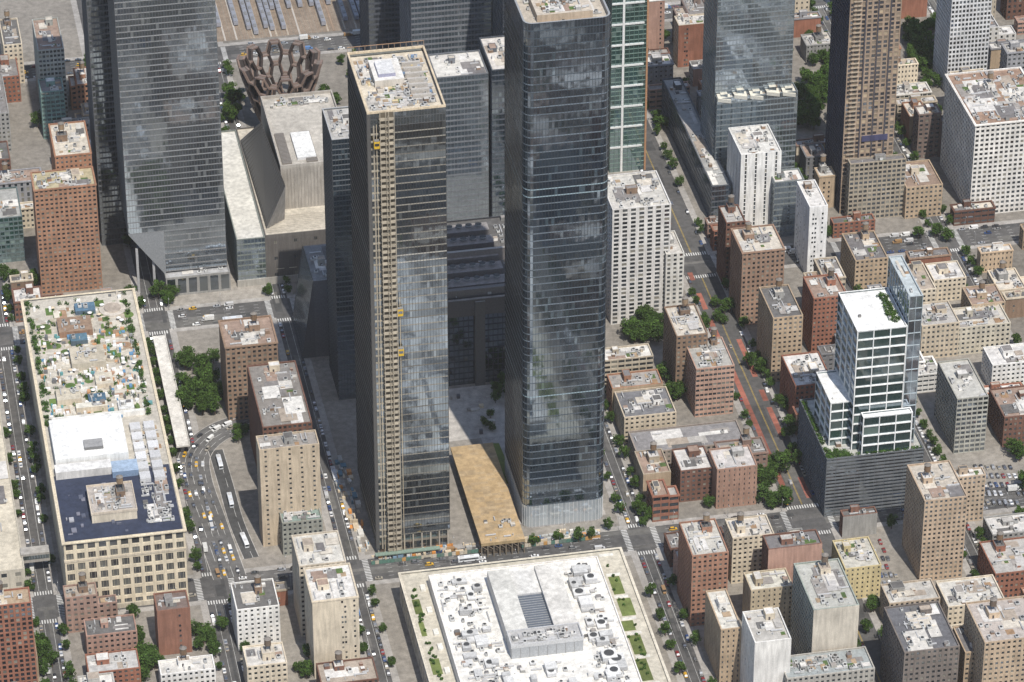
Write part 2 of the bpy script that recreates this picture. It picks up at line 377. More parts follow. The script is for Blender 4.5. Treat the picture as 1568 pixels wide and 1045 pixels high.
# right tower
mb,U,V,W,D,H=B('t',803,38,937,772,80,None,build=False)
pts=rrect(W,D,5,5); LG=[(.42,.45,.46,.2),(.3,.33,.35,.25),(.5,.53,.53,.2)]
curtain(mb,pts,0,15,1,2.2,LG,(.3,.3,.3),(.75,.75,.73),sf=.06)
T1G=[(0.005,0.01,0.018,0.2),(0.012,0.022,0.034,0.42),(.06,.09,.11,.35)]
curtain(mb,pts,15,H-14,64,1.7,T1G,(.15,.17,.19),(.03,.037,.044),sf=.14,spfn=lambda j: jit((.26,.34,.38),.1) if j in(44,45,16) else jit((.115,.14,.165),.35),odd=.06)
curtain(mb,pts,H-14,H,3,1.7,[(.008,.012,.018,.22),(.01,.018,.028,.28)],(.06,.08,.1),(.07,.08,.1),sf=.1)
inn=rrect(W-2,D-2,4,5); inn=[(a+1,b+1) for a,b in inn]
mb.poly([(a,b,H-3) for a,b in inn],ROOF,(.5,.45,.38))
for k in range(len(pts)):
    a,b=pts[k],pts[(k+1)%len(pts)]; c_,d_=inn[k],inn[(k+1)%len(pts)]
    mb.poly([(a[0],a[1],H),(b[0],b[1],H),(d_[0],d_[1],H),(c_[0],c_[1],H)],METAL,(.3,.31,.32)); mb.poly([(c_[0],c_[1],H),(d_[0],d_[1],H),(d_[0],d_[1],H-3),(c_[0],c_[1],H-3)],METAL,(.25,.25,.25))
mb.box(8,6,H-3,W-9,D-12,H+1.5,WALL,(.45,.36,.27),ROOF,(.56,.5,.42)); clutter(mb,9,7,W-10,D-13,H+1.5,TAN,4,0); clutter(mb,3,3,W-3,D-3,H-3,GREY,.8,0,False)
mb.obj('glass_skyscraper',U,V)
# left tower, with hoist
mb,U,V,W,D,H=B('t',562,174,682,676,92,None,build=False)
T2G=[(0.008,0.01,0.013,0.2),(0.02,0.024,0.028,0.46),(.08,.085,.085,.3)]
curtain(mb,rect(W,D),12,H-9,59,1.6,T2G,(.2,.19,.17),(.045,.045,.045),sf=.15,spfn=lambda j: jit((.42,.4,.36),.12) if j in(40,41) else jit((.22,.205,.175),.35),odd=.07)
curtain(mb,rect(W,D),H-9,H,2,1.6,[(.05,.06,.068,.3),(.035,.045,.05,.35)],(.1,.1,.1),(.1,.1,.1),sf=.08)
curtain(mb,rect(W-2,D-2,1,1),0,12,2,3,DK,(.25,.22,.18),(.3,.27,.2),sf=.25)
mb.poly([(.4,.4,H-2.5),(W-.4,.4,H-2.5),(W-.4,D-.4,H-2.5),(.4,D-.4,H-2.5)],ROOF,(.6,.54,.44))
ring(mb,-.2,-.2,W+.2,D+.2,H-.6,H+.6,1.0,WALL,(.6,.5,.36))
mb.box(W*.22,D*.45,H-2.5,W*.6,D*.8,H+2,WALL,(.6,.55,.48),ROOF,(.7,.68,.64)); mb.box(W*.28,D*.5,H+2,W*.5,D*.72,H+4,METAL,(.3,.3,.4),ROOF,(.6,.6,.6))
clutter(mb,2,2,W-2,D-2,H-2.5,TAN,5,0,False)
for i in range(40):
    x=R.uniform(3,W-6); y=R.uniform(3,D-6); mb.box(x,y,H-2.5,x+R.uniform(.4,4),y+R.uniform(.4,2),H-2.5+R.uniform(.3,1.8),METAL,R.choice([(.6,.5,.3),(.55,.25,.08),(.2,.3,.45),(.5,.45,.38),(.3,.28,.25)]))
for i in range(7): mb.box(W*.64,D*(.2+.09*i),H-2.5,W*.88,D*(.2+.09*i)+1.7,H+.5,METAL,(.45,.42,.38))
for k in range(14):
    x=W*k/13; mb.box(x-.1,D-.5,H,x+.1,D-.3,H+4,METAL,(.35,.25,.18)); 
mb.box(0,D-.5,H+3.6,W,D-.3,H+3.9,METAL,(.4,.25,.15))
for i in range(9):
    x=1+i*(W-2)/8; mb.box(x-.4,.2,0,x+.4,1,12,WALL,(.4,.36,.3))
mb.box(-.25,-.45,4,1.6,1.4,H-1,METAL,(.09,.088,.085)); mb.box(2.9,-.4,4,3.7,.3,H-8,METAL,(.32,.285,.23))
for i in range(59): z=12+i*(H-21)/59; mb.box(1.7,-.5,z,6.3,.1,z+.9,METAL,jit((.32,.285,.225),.2))
mb.obj('glass_skyscraper',U,V)
hz=MB(); x0,x1=W*.145,W*.33; nfl=76
for i in range(nfl):
    z=4+i*(H-4)/nfl; dz=(H-4)/nfl
    hz.box(x0,-3.4,z,x1,-.5,z+.22,METAL,jit((.36,.31,.235),.2),bottom=True)
    hz.box(x0+.1,-.62,z+.22,x1-.1,-.55,z+dz*.98,METAL,jit((.16,.135,.1),.3))
    hz.box(x0+.4,-3.4,z+.22,x0+2.7,-3.34,z+dz*.55,METAL,jit((.4,.35,.27),.25)); hz.box(x1-3.1,-3.4,z+.22,x1-.6,-3.34,z+dz*.55,METAL,jit((.4,.35,.27),.25))
    hz.beam(((x0+x1)/2-.8,-3.8,z),((x0+x1)/2+.8,-3.8,z+dz),.18,.18,METAL,(.3,.27,.22)); 
for x in(x0,(x0+x1)/2-.8,(x0+x1)/2+.8,x1-.3): hz.box(x,-4.0,0,x+.3,-3.6,H+2,METAL,(.42,.37,.29))
for zz,xx in((H-20,x0-3.2),(H*.47,x1),(H*.56,x1)):
    hz.box(xx,-3.8,zz,xx+3,-1.2,zz+4.2,METAL,(.6,.38,.03)); hz.box(xx+.3,-3.86,zz+1.6,xx+2.7,-3.78,zz+3.2,GLASS,(.03,.03,.03,.3)); hz.box(xx+.2,-3.6,zz+4.2,xx+2.8,-1.4,zz+4.7,METAL,(.2,.2,.2))
hz.box(x0-1.8,-2.6,0,x0-1.5,-2.3,H-6,METAL,(.5,.42,.3)); hz.box(x1+1.3,-2.6,0,x1+1.6,-2.3,H*.6,METAL,(.5,.42,.3))
hz.obj('construction_hoist',U,V)
# tower behind left tower
mb,U,V,W,D,H=B('t',508,215,565,398,48,None,build=False)
curtain(mb,rect(W,D),0,H,52,1.8,[(0.014,0.022,0.032,0.28),(0.024,0.036,0.05,0.4),(.09,.12,.14,.4)],(.12,.13,.14),(.06,.065,.07),sf=.2)
mb.poly([(.2,.2,H-1),(W-.2,.2,H-1),(W-.2,D-.2,H-1),(.2,D-.2,H-1)],ROOF,(.45,.44,.42)); ring(mb,0,0,W,D,H,H+.3,.6,METAL,(.4,.4,.4)); clutter(mb,1,1,W-1,D-1,H-1,GREY,2,0)
mb.obj('office_tower',U,V)
# converted office block between the towers
mb=MB(); shell(mb,0,0,122,88,0,62,st((.055,.055,.062),bay=3,fl=4.2,pf=.1,sf=.12,gl=BK,sp=(.045,.045,.052),tilt=.03),roof=(.13,.125,.12),dens=1.2,tk=0,patch=False)
for i in range(5):
    y=8+i*15; mb.box(48,y,61.1,88,y+9,65+R.uniform(0,2),METAL,(.15,.14,.14),ROOF,(.28,.26,.25)); 
    for q in range(6): mb.cyl(52+q*6,y+4.5,67.2,67.7,2,2,14,METAL,(.35,.35,.35),tc=(.05,.05,.05))
mb.box(30,2,61.1,110,5,66,METAL,(.16,.145,.135)); mb.box(30,40,61.1,110,42,69,METAL,(.2,.18,.17),METAL,(.36,.34,.31))
mb.box(66,-3,0,72,-.1,60,METAL,(.1,.095,.09),METAL,(.3,.3,.3)); mb.box(0,-2.2,50,122,-.1,61.5,METAL,(.085,.08,.08),ROOF,(.3,.28,.26))
mb.obj('office_building',-97,-42); RECTS.append((-97,-45,25,46))
o_=MB()
for j in range(13):
    za=j*4.2; xx=-8*(1-j/13)
    for i in range(13):
        y0=i*3.2; c=coher(GY,i*3,za,4); nx=-8*(1-(j+1)/13)
        o_.poly([(xx,y0,za),(xx,y0+3.1,za),(nx,y0+3.1,za+4.1),(nx,y0,za+4.1)],GLASS,c)
o_.box(.3,0,0,24,41,54.6,METAL,(.14,.14,.15),ROOF,(.24,.24,.24)); o_.poly([(-8,-.05,0),(.3,-.05,0),(.3,-.05,54.6),(0,-.05,54.6)],METAL,(.12,.12,.13)); clutter(o_,2,2,22,39,54.6,GREY,1.5,0)
for i in range(14): o_.beam((-8.1,i*3.2-.05,0),(-.1,i*3.2-.05,54.6),.2,.3,METAL,(.07,.07,.08))
o_.obj('sloped_glass_building',-121,5); RECTS.append((-129,5,-97,46))
# Hudson-side tower at left with undercut
Ub,Vb=sUV(256,447); HH=262; Wt=sUV(350,440)[0]-Ub
m=MB(); HG=[(0.045,0.052,0.06,0.36),(0.095,0.105,0.115,0.5),(.17,.18,.185,.3)]
curtain(m,rect(Wt+22,48,-22,0),44,HH,54,1.7,HG,(.24,.245,.25),(.12,.125,.13),sf=.18,odd=.06)
curtain(m,rect(Wt,46,0,1),14,44,7,1.7,HG,(.24,.24,.24),(.12,.125,.13),sf=.18)
m.poly([(-22,0,44),(-22,48,44),(0,47,12),(0,1,12)],METAL,(.14,.14,.15)); m.poly([(-22,0,44),(0,0,44),(0,0,12)],METAL,(.24,.25,.26))
shell(m,-1,-6,Wt+1,46,0,13.5,S(GREY,bay=7,fl=12,pf=.25,sf=.2),roof=(.4,.4,.4),dens=.6,tk=0)
m.poly([(-22,0,HH),(Wt,0,HH),(Wt,48,HH),(-22,48,HH)],ROOF,(.4,.4,.4))
for x in(-18,-8): m.box(x,2,0,x+1.5,3.5,32 if x<-10 else 22,METAL,(.4,.4,.4))
m.obj('office_tower',Ub,Vb); RECTS.append((Ub-24,Vb-7,Ub+Wt+2,Vb+50))
BUV('office_tower',Ub-34,Vb+62,30,40,280,S((.13,.135,.145),bay=2,fl=4,pf=.1,sf=.25,gl=BK,sp=(.12,.125,.135),tilt=.02),dens=0)
# ================= OTHER MEASURED BUILDINGS =================
gt=lambda c=(.12,.13,.14),gl=GY,sp=None,**k: st(c,bay=k.get('bay',2.2),fl=k.get('fl',4.0),pf=k.get('pf',.08),sf=k.get('sf',.25),r=.15,gl=gl,sp=sp or c,tilt=.02)
LIST=[
('office_building',58,78,98,108,48,S((.36,.37,.34),bay=2.5,pf=.3,sf=.45),{}),
('apartment_building',84,240,140,178,50,S(OBRICK,pf=.55,sf=.5,cor=.3),dict(tk=1)),
('apartment_building',52,292,147,160,28,S((.35,.195,.125),bay=3,fl=3.2,pf=.45,sf=.5,cor=.4),dict(dens=3,roof=(.44,.39,.26))),
('office_building',62,142,98,72,20,S((.2,.3,.27),pf=.2,sf=.4,gl=GN),{}),
('loft_building',-40,178,14,60,60,S(GREY),{}),('loft_building',-30,248,16,40,28,S(DBRICK),{}),
('loft_building',-30,338,34,68,46,S((.12,.16,.16),sf=.3,pf=.2,gl=GN),dict(roof=(.4,.4,.38))),
('loft_building',5,70,34,60,40,S(CREAM),{}),('loft_building',-10,120,30,40,30,S(BRICK),{}),
('apartment_building',345,533,425,112,42,S((.27,.185,.13),bay=3,pf=.45,sf=.45,cor=.4),dict(tk=1,dens=1.6)),
('apartment_building',397,690,489,148,22,S((.5,.41,.3),bay=6.5,fl=3.3,pf=.8,sf=.55),dict(dens=1.5)),
('loft_building',402,655,478,118,95,S(DBRICK,bay=2.8,pf=.4,sf=.45),dict(roof=(.25,.23,.21),dens=1.2)),
('apartment_building',478,922,549,118,52,S(CREAM,bay=3.2,pf=.55,sf=.55,cor=.3),dict(sides='lrb',tk=0)),
('loft_building',458,868,530,108,48,S((.57,.5,.4),bay=3,pf=.5),dict(tk=0,roof=(.6,.58,.53))),
('loft_building',432,802,494,50,42,S((.3,.3,.26)),dict(roof=(.24,.31,.28),dens=2)),
('apartment_building',362,935,428,62,42,S(WHITE,bay=3.2,fl=3.1,pf=.6,sf=.5),dict(tk=1)),
('apartment_building',240,937,291,68,28,S((.26,.13,.09),bay=3.3,pf=.65,sf=.5),dict(roof=(.2,.15,.13),sides='lr')),
('rowhouse',132,975,210,38,26,S(PINK),{}),('rowhouse',135,1032,215,34,30,S(BRICK),dict(roof=(.5,.49,.47))),
('rowhouse',246,1034,330,30,22,S(WHITE),dict(roof=(.6,.58,.54))),
('apartment_building',-60,935,48,160,24,S(BRICK,bay=3,fl=3,pf=.4,sf=.3),dict(roof=(.42,.32,.22))),
('loft_building',378,1022,440,45,32,S(CREAM),dict(tk=1)),('loft_building',492,1050,580,50,34,S(DBRICK),dict(tk=1)),
('office_tower',668,120,748,225,36,gt((.16,.17,.185),sf=.3),dict(dens=.8,tk=0,roof=(.64,.62,.57))),
('office_tower',753,108,800,235,50,gt((.09,.1,.115),gl=BL),dict(roof=(.64,.6,.55),tk=0)),
('office_tower',628,-70,752,262,50,gt((.17,.18,.2),gl=GY,sf=.35),dict(tk=0)),
('office_tower',562,-90,622,200,42,gt((.08,.09,.11),gl=BK,sf=.4),dict(tk=0)),
('office_tower',770,-60,830,330,40,gt((.08,.09,.11),gl=BK,sf=.2),dict(tk=0)),
('apartment_building',938,322,1028,176,52,S((.64,.62,.59),bay=5.2,fl=3.0,pf=.42,sf=.32,gl=DK),dict(tk=0,dens=2,roof=(.57,.55,.5))),
('apartment_building',1020,390,1048,104,34,S((.62,.6,.55),bay=3.5,fl=3,pf=.5,sf=.4),dict(tk=0)),
('glass_tower',1102,-90,1222,385,38,gt((.19,.215,.23),gl=GY,sf=.25,fl=3.6),dict(tk=0)),
('glass_building',1090,286,1120,56,165,gt((.1,.11,.13),gl=BL,sf=.25),dict(tk=0,roof=(.35,.35,.34))),
('apartment_tower',1135,238,1197,122,42,S((.76,.75,.72),bay=6.5,fl=3,pf=.82,sf=.12),dict(roof=(.6,.59,.56),tk=0,dens=2)),
('apartment_building',1186,280,1232,85,18,gt((.2,.22,.22),gl=GY),dict(tk=0)),
('apartment_tower',1240,318,1268,108,40,S((.76,.75,.73),bay=9,fl=3.2,pf=.9,sf=.3),dict(tk=0,sides='rb',patch=False)),
('apartment_building',1137,388,1202,112,38,S((.32,.21,.15),bay=3,pf=.5,sf=.45,cor=.4),dict(tk=1,dens=1.5)),
('loft_building',1112,342,1142,100,26,S(DBRICK),dict(tk=1)),
('apartment_building',1184,488,1230,98,48,S(TAN,bay=3,pf=.5,sf=.5),dict(tk=1,dens=1.6)),
('apartment_building',1246,458,1298,88,34,S(BRICK,bay=2.8,pf=.5,sf=.5),dict(tk=1)),
('loft_building',1218,592,1276,60,48,S(BRICK),dict(dens=2)),
('apartment_building',1036,516,1084,92,46,S(BROWN,pf=.5),dict(tk=1,dens=2)),
('apartment_building',1066,566,1125,74,44,S((.46,.3,.23),bay=2.6,pf=.2,sf=.5),dict(roof=(.4,.39,.36),dens=2)),
('townhouse',956,640,1036,40,40,S(BEIGE),dict(roof=(.19,.19,.2),dens=1.5)),
('school_building',975,695,1142,28,34,S((.32,.27,.23)),dict(roof=(.26,.25,.25),dens=.2,tk=0,big=False)),
('loft_building',1042,722,1092,48,34,S(DBRICK),dict(roof=(.62,.6,.57))),('loft_building',1098,720,1160,60,32,S((.34,.21,.155),pf=.8),dict(roof=(.55,.52,.5))),
('apartment_building',1388,288,1444,48,38,S(TAN),dict(roof=(.3,.22,.17),tk=0)),
('apartment_building',1494,192,1610,140,78,S((.72,.69,.64),bay=3.4,fl=3.4,pf=.4,sf=.42,cor=.7),dict(roof=(.34,.23,.17),dens=2,tk=1)),
('apartment_tower',1462,-60,1524,205,34,S((.62,.62,.62),bay=2.6,fl=3.4,pf=.35,sf=.35,gl=BK),dict(tk=0)),
('loft_building',1310,400,1360,48,42,S(TAN),dict(roof=(.17,.16,.16))),
('loft_building',1398,446,1434,55,40,S(CREAM),{}),('apartment_building',1412,500,1470,52,34,S(BEIGE,pf=.5),dict(dens=2)),
('loft_building',1450,505,1548,42,30,S((.55,.5,.4)),dict(roof=(.56,.52,.45),dens=2)),('loft_building',1488,468,1540,44,28,S(TAN),dict(dens=2)),
('loft_building',1430,430,1480,34,26,S(CREAM),{}),
('office_building',1466,612,1514,84,58,S((.4,.39,.34),pf=.2,sf=.35,gl=BK),dict(roof=(.5,.49,.45),dens=1)),
('loft_building',1538,640,1610,46,44,S(DBRICK),{}),('loft_building',1520,560,1600,40,28,S(WHITE),{}),
('apartment_building',1416,768,1482,124,56,S((.46,.35,.25),bay=2.8,fl=3.1,pf=.5,sf=.45),dict(tk=1,dens=1.6,roof=(.52,.47,.4))),
('apartment_building',1440,735,1510,70,12,S((.48,.38,.28),bay=2.8),{}),
('loft_building',1060,852,1116,108,52,S((.34,.185,.125),bay=3,pf=.5),dict(roof=(.52,.5,.45),dens=2)),
('loft_building',1122,825,1186,70,30,S(CREAM),dict(roof=(.58,.54,.48),dens=2)),
('loft_building',1150,905,1215,65,28,S((.5,.42,.3),pf=.7),dict(roof=(.62,.6,.52))),
('loft_building',1104,965,1136,85,60,S(TAN,pf=.7),dict(roof=(.62,.6,.54))),
('loft_building',1156,985,1212,110,48,S((.7,.68,.64),bay=8,pf=.9),dict(sides='lb',roof=(.5,.48,.44))),
('apartment_building',1246,935,1316,120,72,S((.3,.33,.29),bay=2.6,pf=.35,sf=.45,sp=(.4,.38,.33)),dict(roof=(.46,.46,.42),bl=(.55,.5,.42),dens=1.4,sides='lrb')),
('loft_building',1294,872,1350,48,44,S(YEL,pf=.7),dict(roof=(.52,.5,.44),dens=2)),
('loft_building',1385,1000,1470,100,70,S((.2,.17,.15)),dict(roof=(.15,.15,.16),dens=1.8)),
('loft_building',1362,925,1440,42,30,S((.46,.38,.29)),dict(roof=(.5,.48,.44))),
('loft_building',1478,1000,1515,80,40,S(TAN),{}),('apartment_building',1508,985,1600,120,62,S((.48,.37,.26),pf=.5),dict(tk=1,roof=(.47,.42,.38))),
('loft_building',1452,930,1540,45,40,S(CREAM),dict(roof=(.57,.55,.5),dens=2)),
('loft_building',1524,880,1600,40,50,S(BRICK),dict(tk=1)),('loft_building',1520,820,1600,30,28,S(GREY),{}),
('loft_building',1205,1040,1340,60,34,S((.4,.38,.34)),dict(roof=(.34,.37,.37),dens=3)),
]
for nm,x,y,xr,h,d,s,k in LIST: B(nm,x,y,xr,h,d,s,**k)
# green glass tower with white spine
mb,U,V,W,D,H=B('t',938,-50,994,315,32,None,build=False)
shell(mb,0,0,W,D,0,H,st((.1,.16,.14),bay=3,fl=3.4,pf=.1,sf=.16,r=.2,gl=GN,sp=(.18,.25,.22),tilt=.02),tk=0)
mb.box(W*.3,-.6,0,W*.36,.3,H+1,METAL,(.7,.7,.68)); mb.box(W-.8,-.5,0,W+.4,1,H,METAL,(.4,.22,.12)); 
for i in range(9): z=H*(.12+.1*i); mb.box(0,-.55,z,W*.9,.2,z+1.1,METAL,(.66,.67,.65))
mb.obj('apartment_tower',U,V)
# stepped crown podium on glass tower
mb,U,V,W,D,H=B('t',1098,152,1222,148,14,None,build=False)
shell(mb,0,0,W,D,0,H,gt((.19,.215,.23),gl=GY),tk=0,dens=.3)
for i in range(5):
    x=i*W/5; w=W/5-1.5; zz=H-3+1.5*(i%2)
    mb.poly([(x+.5,-.4,zz+1),(x+w,-.4,zz-1),(x+w,-.4,zz+1.5),(x+.5,-.4,zz+3.5)],METAL,(.5,.49,.44)); mb.poly([(x+.5,-.4,zz+3.5),(x+w,-.4,zz+1.5),(x+w,4,H+.5+i%2),(x+.5,4,H+1.5)],METAL,(.62,.59,.5)); 
    mb.box(x+w*.3,1.5,H-.9,x+w*.8,6,H+2+2*(i%2),GLASS,(.1,.12,.13,.4),ROOF,(.62,.59,.5))
mb.obj('tower_podium',U,V)
# tall residential tower right
mb,U,V,W,D,H=B('t',1306,-70,1393,398,44,None,build=False)
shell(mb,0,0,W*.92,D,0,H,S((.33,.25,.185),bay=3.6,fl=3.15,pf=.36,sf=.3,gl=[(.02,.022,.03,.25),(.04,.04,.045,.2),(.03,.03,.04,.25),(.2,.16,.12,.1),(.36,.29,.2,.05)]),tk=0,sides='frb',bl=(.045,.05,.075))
for i in range(int(H/3.15)): mb.box(2.2,-1.5,i*3.15,7.5,0,i*3.15+.25,WALL,(.52,.43,.33),bottom=True); mb.box(2.2,-1.55,i*3.15+.25,7.5,-1.45,i*3.15+1.1,WALL,(.44,.36,.27))
for x in(10,W*.5,W*.72): mb.box(x,-.5,0,x+.9,.1,H,METAL,(.07,.065,.075))
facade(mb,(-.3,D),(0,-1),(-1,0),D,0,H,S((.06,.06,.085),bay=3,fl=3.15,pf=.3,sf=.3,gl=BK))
mb.box(12,-.6,H*.28,W*.8,.2,H*.28+4,WALL,(.06,.06,.12)); mb.obj('apartment_tower',U,V)
B('tower_podium',1302,252,1388,88,8,S((.36,.31,.24),bay=3,pf=.3,sf=.4,gl=DK),dens=1,tk=0,reg=False)
# white + glass stepped building with green terraces
WG=st((.82,.82,.8),bay=10,fl=6.4,pf=.05,sf=.11,r=.7,gl=[(.015,.035,.035,.16),(.035,.06,.056,.26),(.02,.04,.045,.3),(.12,.17,.15,.2)],tilt=.02)
B('office_podium',1266,704,1415,88,92,st((.12,.13,.14),bay=6,fl=2.4,pf=.03,sf=.45,gl=BK,sp=(.15,.16,.17)),roof=(.5,.5,.46),dens=.3,tk=0,big=False)
pu,pv,pw,pd,pH=measure(1266,704,1415,88,92)
B('office_building',1313,508,1390,268,60,WG,reg=False,roof=(.84,.84,.82),dens=.1,tk=0,big=False,patch=False)
B('office_building',1272,618,1312,152,48,WG,reg=False,roof=(.84,.84,.82),dens=.1,tk=0,big=False,patch=False)
B('office_building',1322,640,1398,144,8,WG,reg=False,roof=(.82,.82,.8),dens=.2,tk=0,big=False,patch=False)
B('office_building',1393,455,1414,312,62,S((.45,.5,.52),bay=5,fl=8,pf=.05,sf=.05,gl=GY),reg=False,roof=(.5,.55,.56),dens=.5,tk=0,big=False)
# processing building w/ roof garden
mb,U,V,W,D,H=B('t',97,832,283,108,372,None,build=False)
MG=S((.66,.575,.43),bay=6.2,fl=7.2,pf=.34,sf=.3,r=.6,cor=1.0,gl=[(.07,.07,.07,.12),(.12,.12,.11,.1),(.04,.04,.045,.15)])
shell(mb,0,0,W,D,0,H,MG,dens=0,roof=(.52,.485,.42))
zr=H-.9
def L(px,py,z):
    u,v=sUV(px,py,z); return u-U,v-V
mb.box(-.3,-.3,H*.72,W+.3,D+.3,H*.75,WALL,(.6,.52,.4)); mb.box(-.4,-.4,0,W+.4,2,3,WALL,(.5,.45,.36))
nb=round(W/6.2)
for i in range(nb):
    for fz in range(6):
        z=fz*H/7.3+.6
        for kk in(1,2): x=(i+kk/3)*W/nb; mb.box(x-.12,.35,z+1.2,x+.12,.62,z+6.2,METAL,(.3,.28,.22))
mb.poly([(1,1,zr+.03),(W-1,1,zr+.03),(W-1,66,zr+.03),(1,66,zr+.03)],ROOF,(.04,.05,.085))
for i in range(22):
    x=R.uniform(3,W*.6); y=R.uniform(4,52); mb.box(x,y,zr+.05,x+R.uniform(.5,3),y+R.uniform(.5,4),zr+R.uniform(.2,1.2),METAL,R.choice([(.1,.11,.15),(.4,.4,.42),(.2,.2,.24)]))
a=L(167,802,H); mb.box(a[0]-9,a[1]+3,zr,a[0]+16,a[1]+30,zr+6,WALL,(.6,.53,.42),ROOF,(.45,.41,.37)); ring(mb,a[0]-9.3,a[1]+2.7,a[0]+16.3,a[1]+30.3,zr+5.5,zr+7,.5,WALL,(.58,.5,.4)); clutter(mb,a[0]-8,a[1]+4,a[0]+15,a[1]+29,zr+6,CREAM,3.5,1)
mb.box(3,72,zr,W*.66,112,zr+7,WALL,(.75,.75,.73),ROOF,(.84,.84,.82)); mb.box(W*.3,78,zr+7,W*.46,86,zr+9,METAL,(.15,.15,.15),ROOF,(.3,.3,.3)); mb.box(2,62,zr,W*.5,70,zr+5,WALL,(.6,.58,.55),ROOF,(.74,.73,.71)); mb.box(W*.5,58,zr,W*.72,69,zr+4,METAL,(.2,.28,.4),ROOF,(.35,.45,.58))
clutter(mb,W*.7,8,W-3,110,zr,WHITE,3.6,0,False)
for i in range(12): mb.box(W*.72+(i%2)*8,50+5*(i//2)*2,zr,W*.72+6+(i%2)*8,50+5*(i//2)*2+7,zr+3,METAL,jit((.6,.6,.6),.2))
y0,y1=116,D-3
GCOL=[(.1,.16,.04),(.08,.13,.035),(.45,.4,.32),(.62,.57,.48),(.34,.22,.14),(.4,.34,.26),(.13,.2,.055),(.4,.25,.17),(.66,.64,.58),(.1,.17,.045),(.3,.28,.25)]
for i in range(210):
    x=R.uniform(3,W-9); y=R.uniform(y0,y1-9); w=R.uniform(1,6); d=R.uniform(2,9); h=R.uniform(.1,.7)
    if R.random()<.5: mb.box(x,y,zr,x+w,y+d,zr+h,WALL,(.45,.4,.32),ROOF,R.choice(GCOL))
    else:
        mb.cyl(x+w/2,y+w/2,zr,zr+h,w*.6,w*.6,14,WALL,(.5,.45,.36),tm=ROOF,tc=R.choice(GCOL))
for i in range(320):
    x=R.uniform(3,W-5); y=R.uniform(y0,y0+95) if i<240 else R.uniform(y0,y1); w=R.uniform(.5,2.6); c=R.choice([(.78,.77,.74),(.75,.75,.74),(.12,.26,.42),(.55,.3,.15),(.5,.46,.4),(.8,.79,.77),(.3,.3,.3),(.15,.15,.15),(.62,.58,.5),(.12,.3,.3),(.78,.77,.75)])
    mb.box(x,y,zr,x+w,y+R.uniform(.5,3),zr+R.uniform(.6,2.8),METAL,c)
for i in range(26):
    x=R.uniform(6,W-6); y=R.uniform(y0+8,y1-6); mb.cyl(x,y,zr,zr+2.4,.06,.06,5,METAL,(.3,.3,.3),cap=False); mb.cyl(x,y,zr+2.2,zr+2.9,1.5,.05,8,METAL,R.choice([(.75,.72,.66),(.75,.74,.72),(.6,.5,.36)]),cap=False)
for i in range(12):
    mb.box(6+i*.1,y0+4+i*8,zr+.03,W-10,y0+5.2+i*8,zr+.08,METAL,(.6,.56,.48))
for (x,y,w,d,h,c,rc) in((18,D-45,20,16,4,(.3,.18,.12),(.3,.21,.15)),(22,D-82,20,18,5,(.5,.45,.36),(.5,.45,.36)),(10,y0+20,14,12,4,CREAM,(.55,.5,.4)),(34,y0+34,10,12,3,CREAM,(.6,.55,.45)),(30,D-22,12,9,3,(.1,.15,.2),(.1,.18,.26)),(24,D-55,10,8,3.5,(.1,.14,.17),(.1,.18,.24)),(28,y0+16,10,9,3,(.1,.14,.17),(.08,.15,.22)),(44,y0+6,9,9,3,WHITE,(.72,.72,.7)),(20,y0+10,18,5,4,CREAM,(.7,.67,.58)),(5,y0+2,W*.8,2.5,3,WHITE,(.76,.75,.7))): mb.box(x,y,zr,x+w,y+d,zr+h,WALL,c,ROOF,rc); clutter(mb,x+.5,y+.5,x+w-.5,y+d-.5,zr+h,WHITE,2,0,False,False)
mb.cyl(W*.78,D-20,zr,zr+1.2,8,8,24,WALL,(.55,.5,.44),tm=ROOF,tc=(.6,.55,.48)); mb.cyl(W*.78,D-20,zr+1.2,zr+2.4,5,5,20,WALL,(.5,.44,.38),tm=ROOF,tc=(.42,.36,.3))
mb.obj('mail_processing_building',U,V)
def shrubs(name,U,V,z,pts,r=1.3):
    m=MB()
    for (x,y) in pts:
        g_=R.uniform(.7,1.4)
        for _ in range(34):
            a=R.uniform(0,6.28); b=R.random()**.6*r; hh=R.uniform(.1,1.0)*r*1.3; px=x+b*math.cos(a); py=y+b*math.sin(a); s_=R.uniform(.25,.5); an=R.uniform(0,3.14); ti=R.uniform(-.6,.6)
            dx,dy=s_*math.cos(an),s_*math.sin(an); k=g_*R.uniform(.6,1.4); c=(.062*k,.115*k,.028*k)
            m.poly([(px-dx,py-dy,hh-ti*s_),(px+dy,py-dx,hh),(px+dx,py+dy,hh+ti*s_),(px-dy,py+dx,hh+.1)],LEAF,c)
    return m.obj(name,U,V,z)
shrubs('roof_garden_planting',U,V,zr,[(R.choice([3,W-6,R.uniform(4,W-6)])+R.uniform(-1,1),R.uniform(y0,y1)) for _ in range(190)],1.6)
shrubs('terrace_planting',pu,pv,pH-.9,[(R.uniform(1.5,pw-1.5),1.8) for _ in range(20)]+[(1.8,R.uniform(1,pd-2)) for _ in range(40)]+[(R.uniform(2,14),R.uniform(2,9)) for _ in range(24)],1.6)
tu,tv,tw,td,tH=measure(1313,508,1390,268,60)
shrubs('terrace_planting',tu,tv,tH-.9,[(tw-2-R.uniform(0,6),R.uniform(6,td-6)) for _ in range(40)],1.4)
BUV('warehouse',-385,-198,70,236,14,S((.5,.46,.38),bay=8,fl=6,pf=.6,sf=.6),roof=(.6,.545,.44),dens=.15,tk=0)
sb=MB(); sb.box(0,0,9,16,7,15,WALL,(.35,.33,.3),ROOF,(.4,.38,.35),bottom=True); sb.box(.2,-.05,11,15.8,.02,13.6,GLASS,(.05,.06,.06,.2)); sb.obj('skybridge',-316,-186)
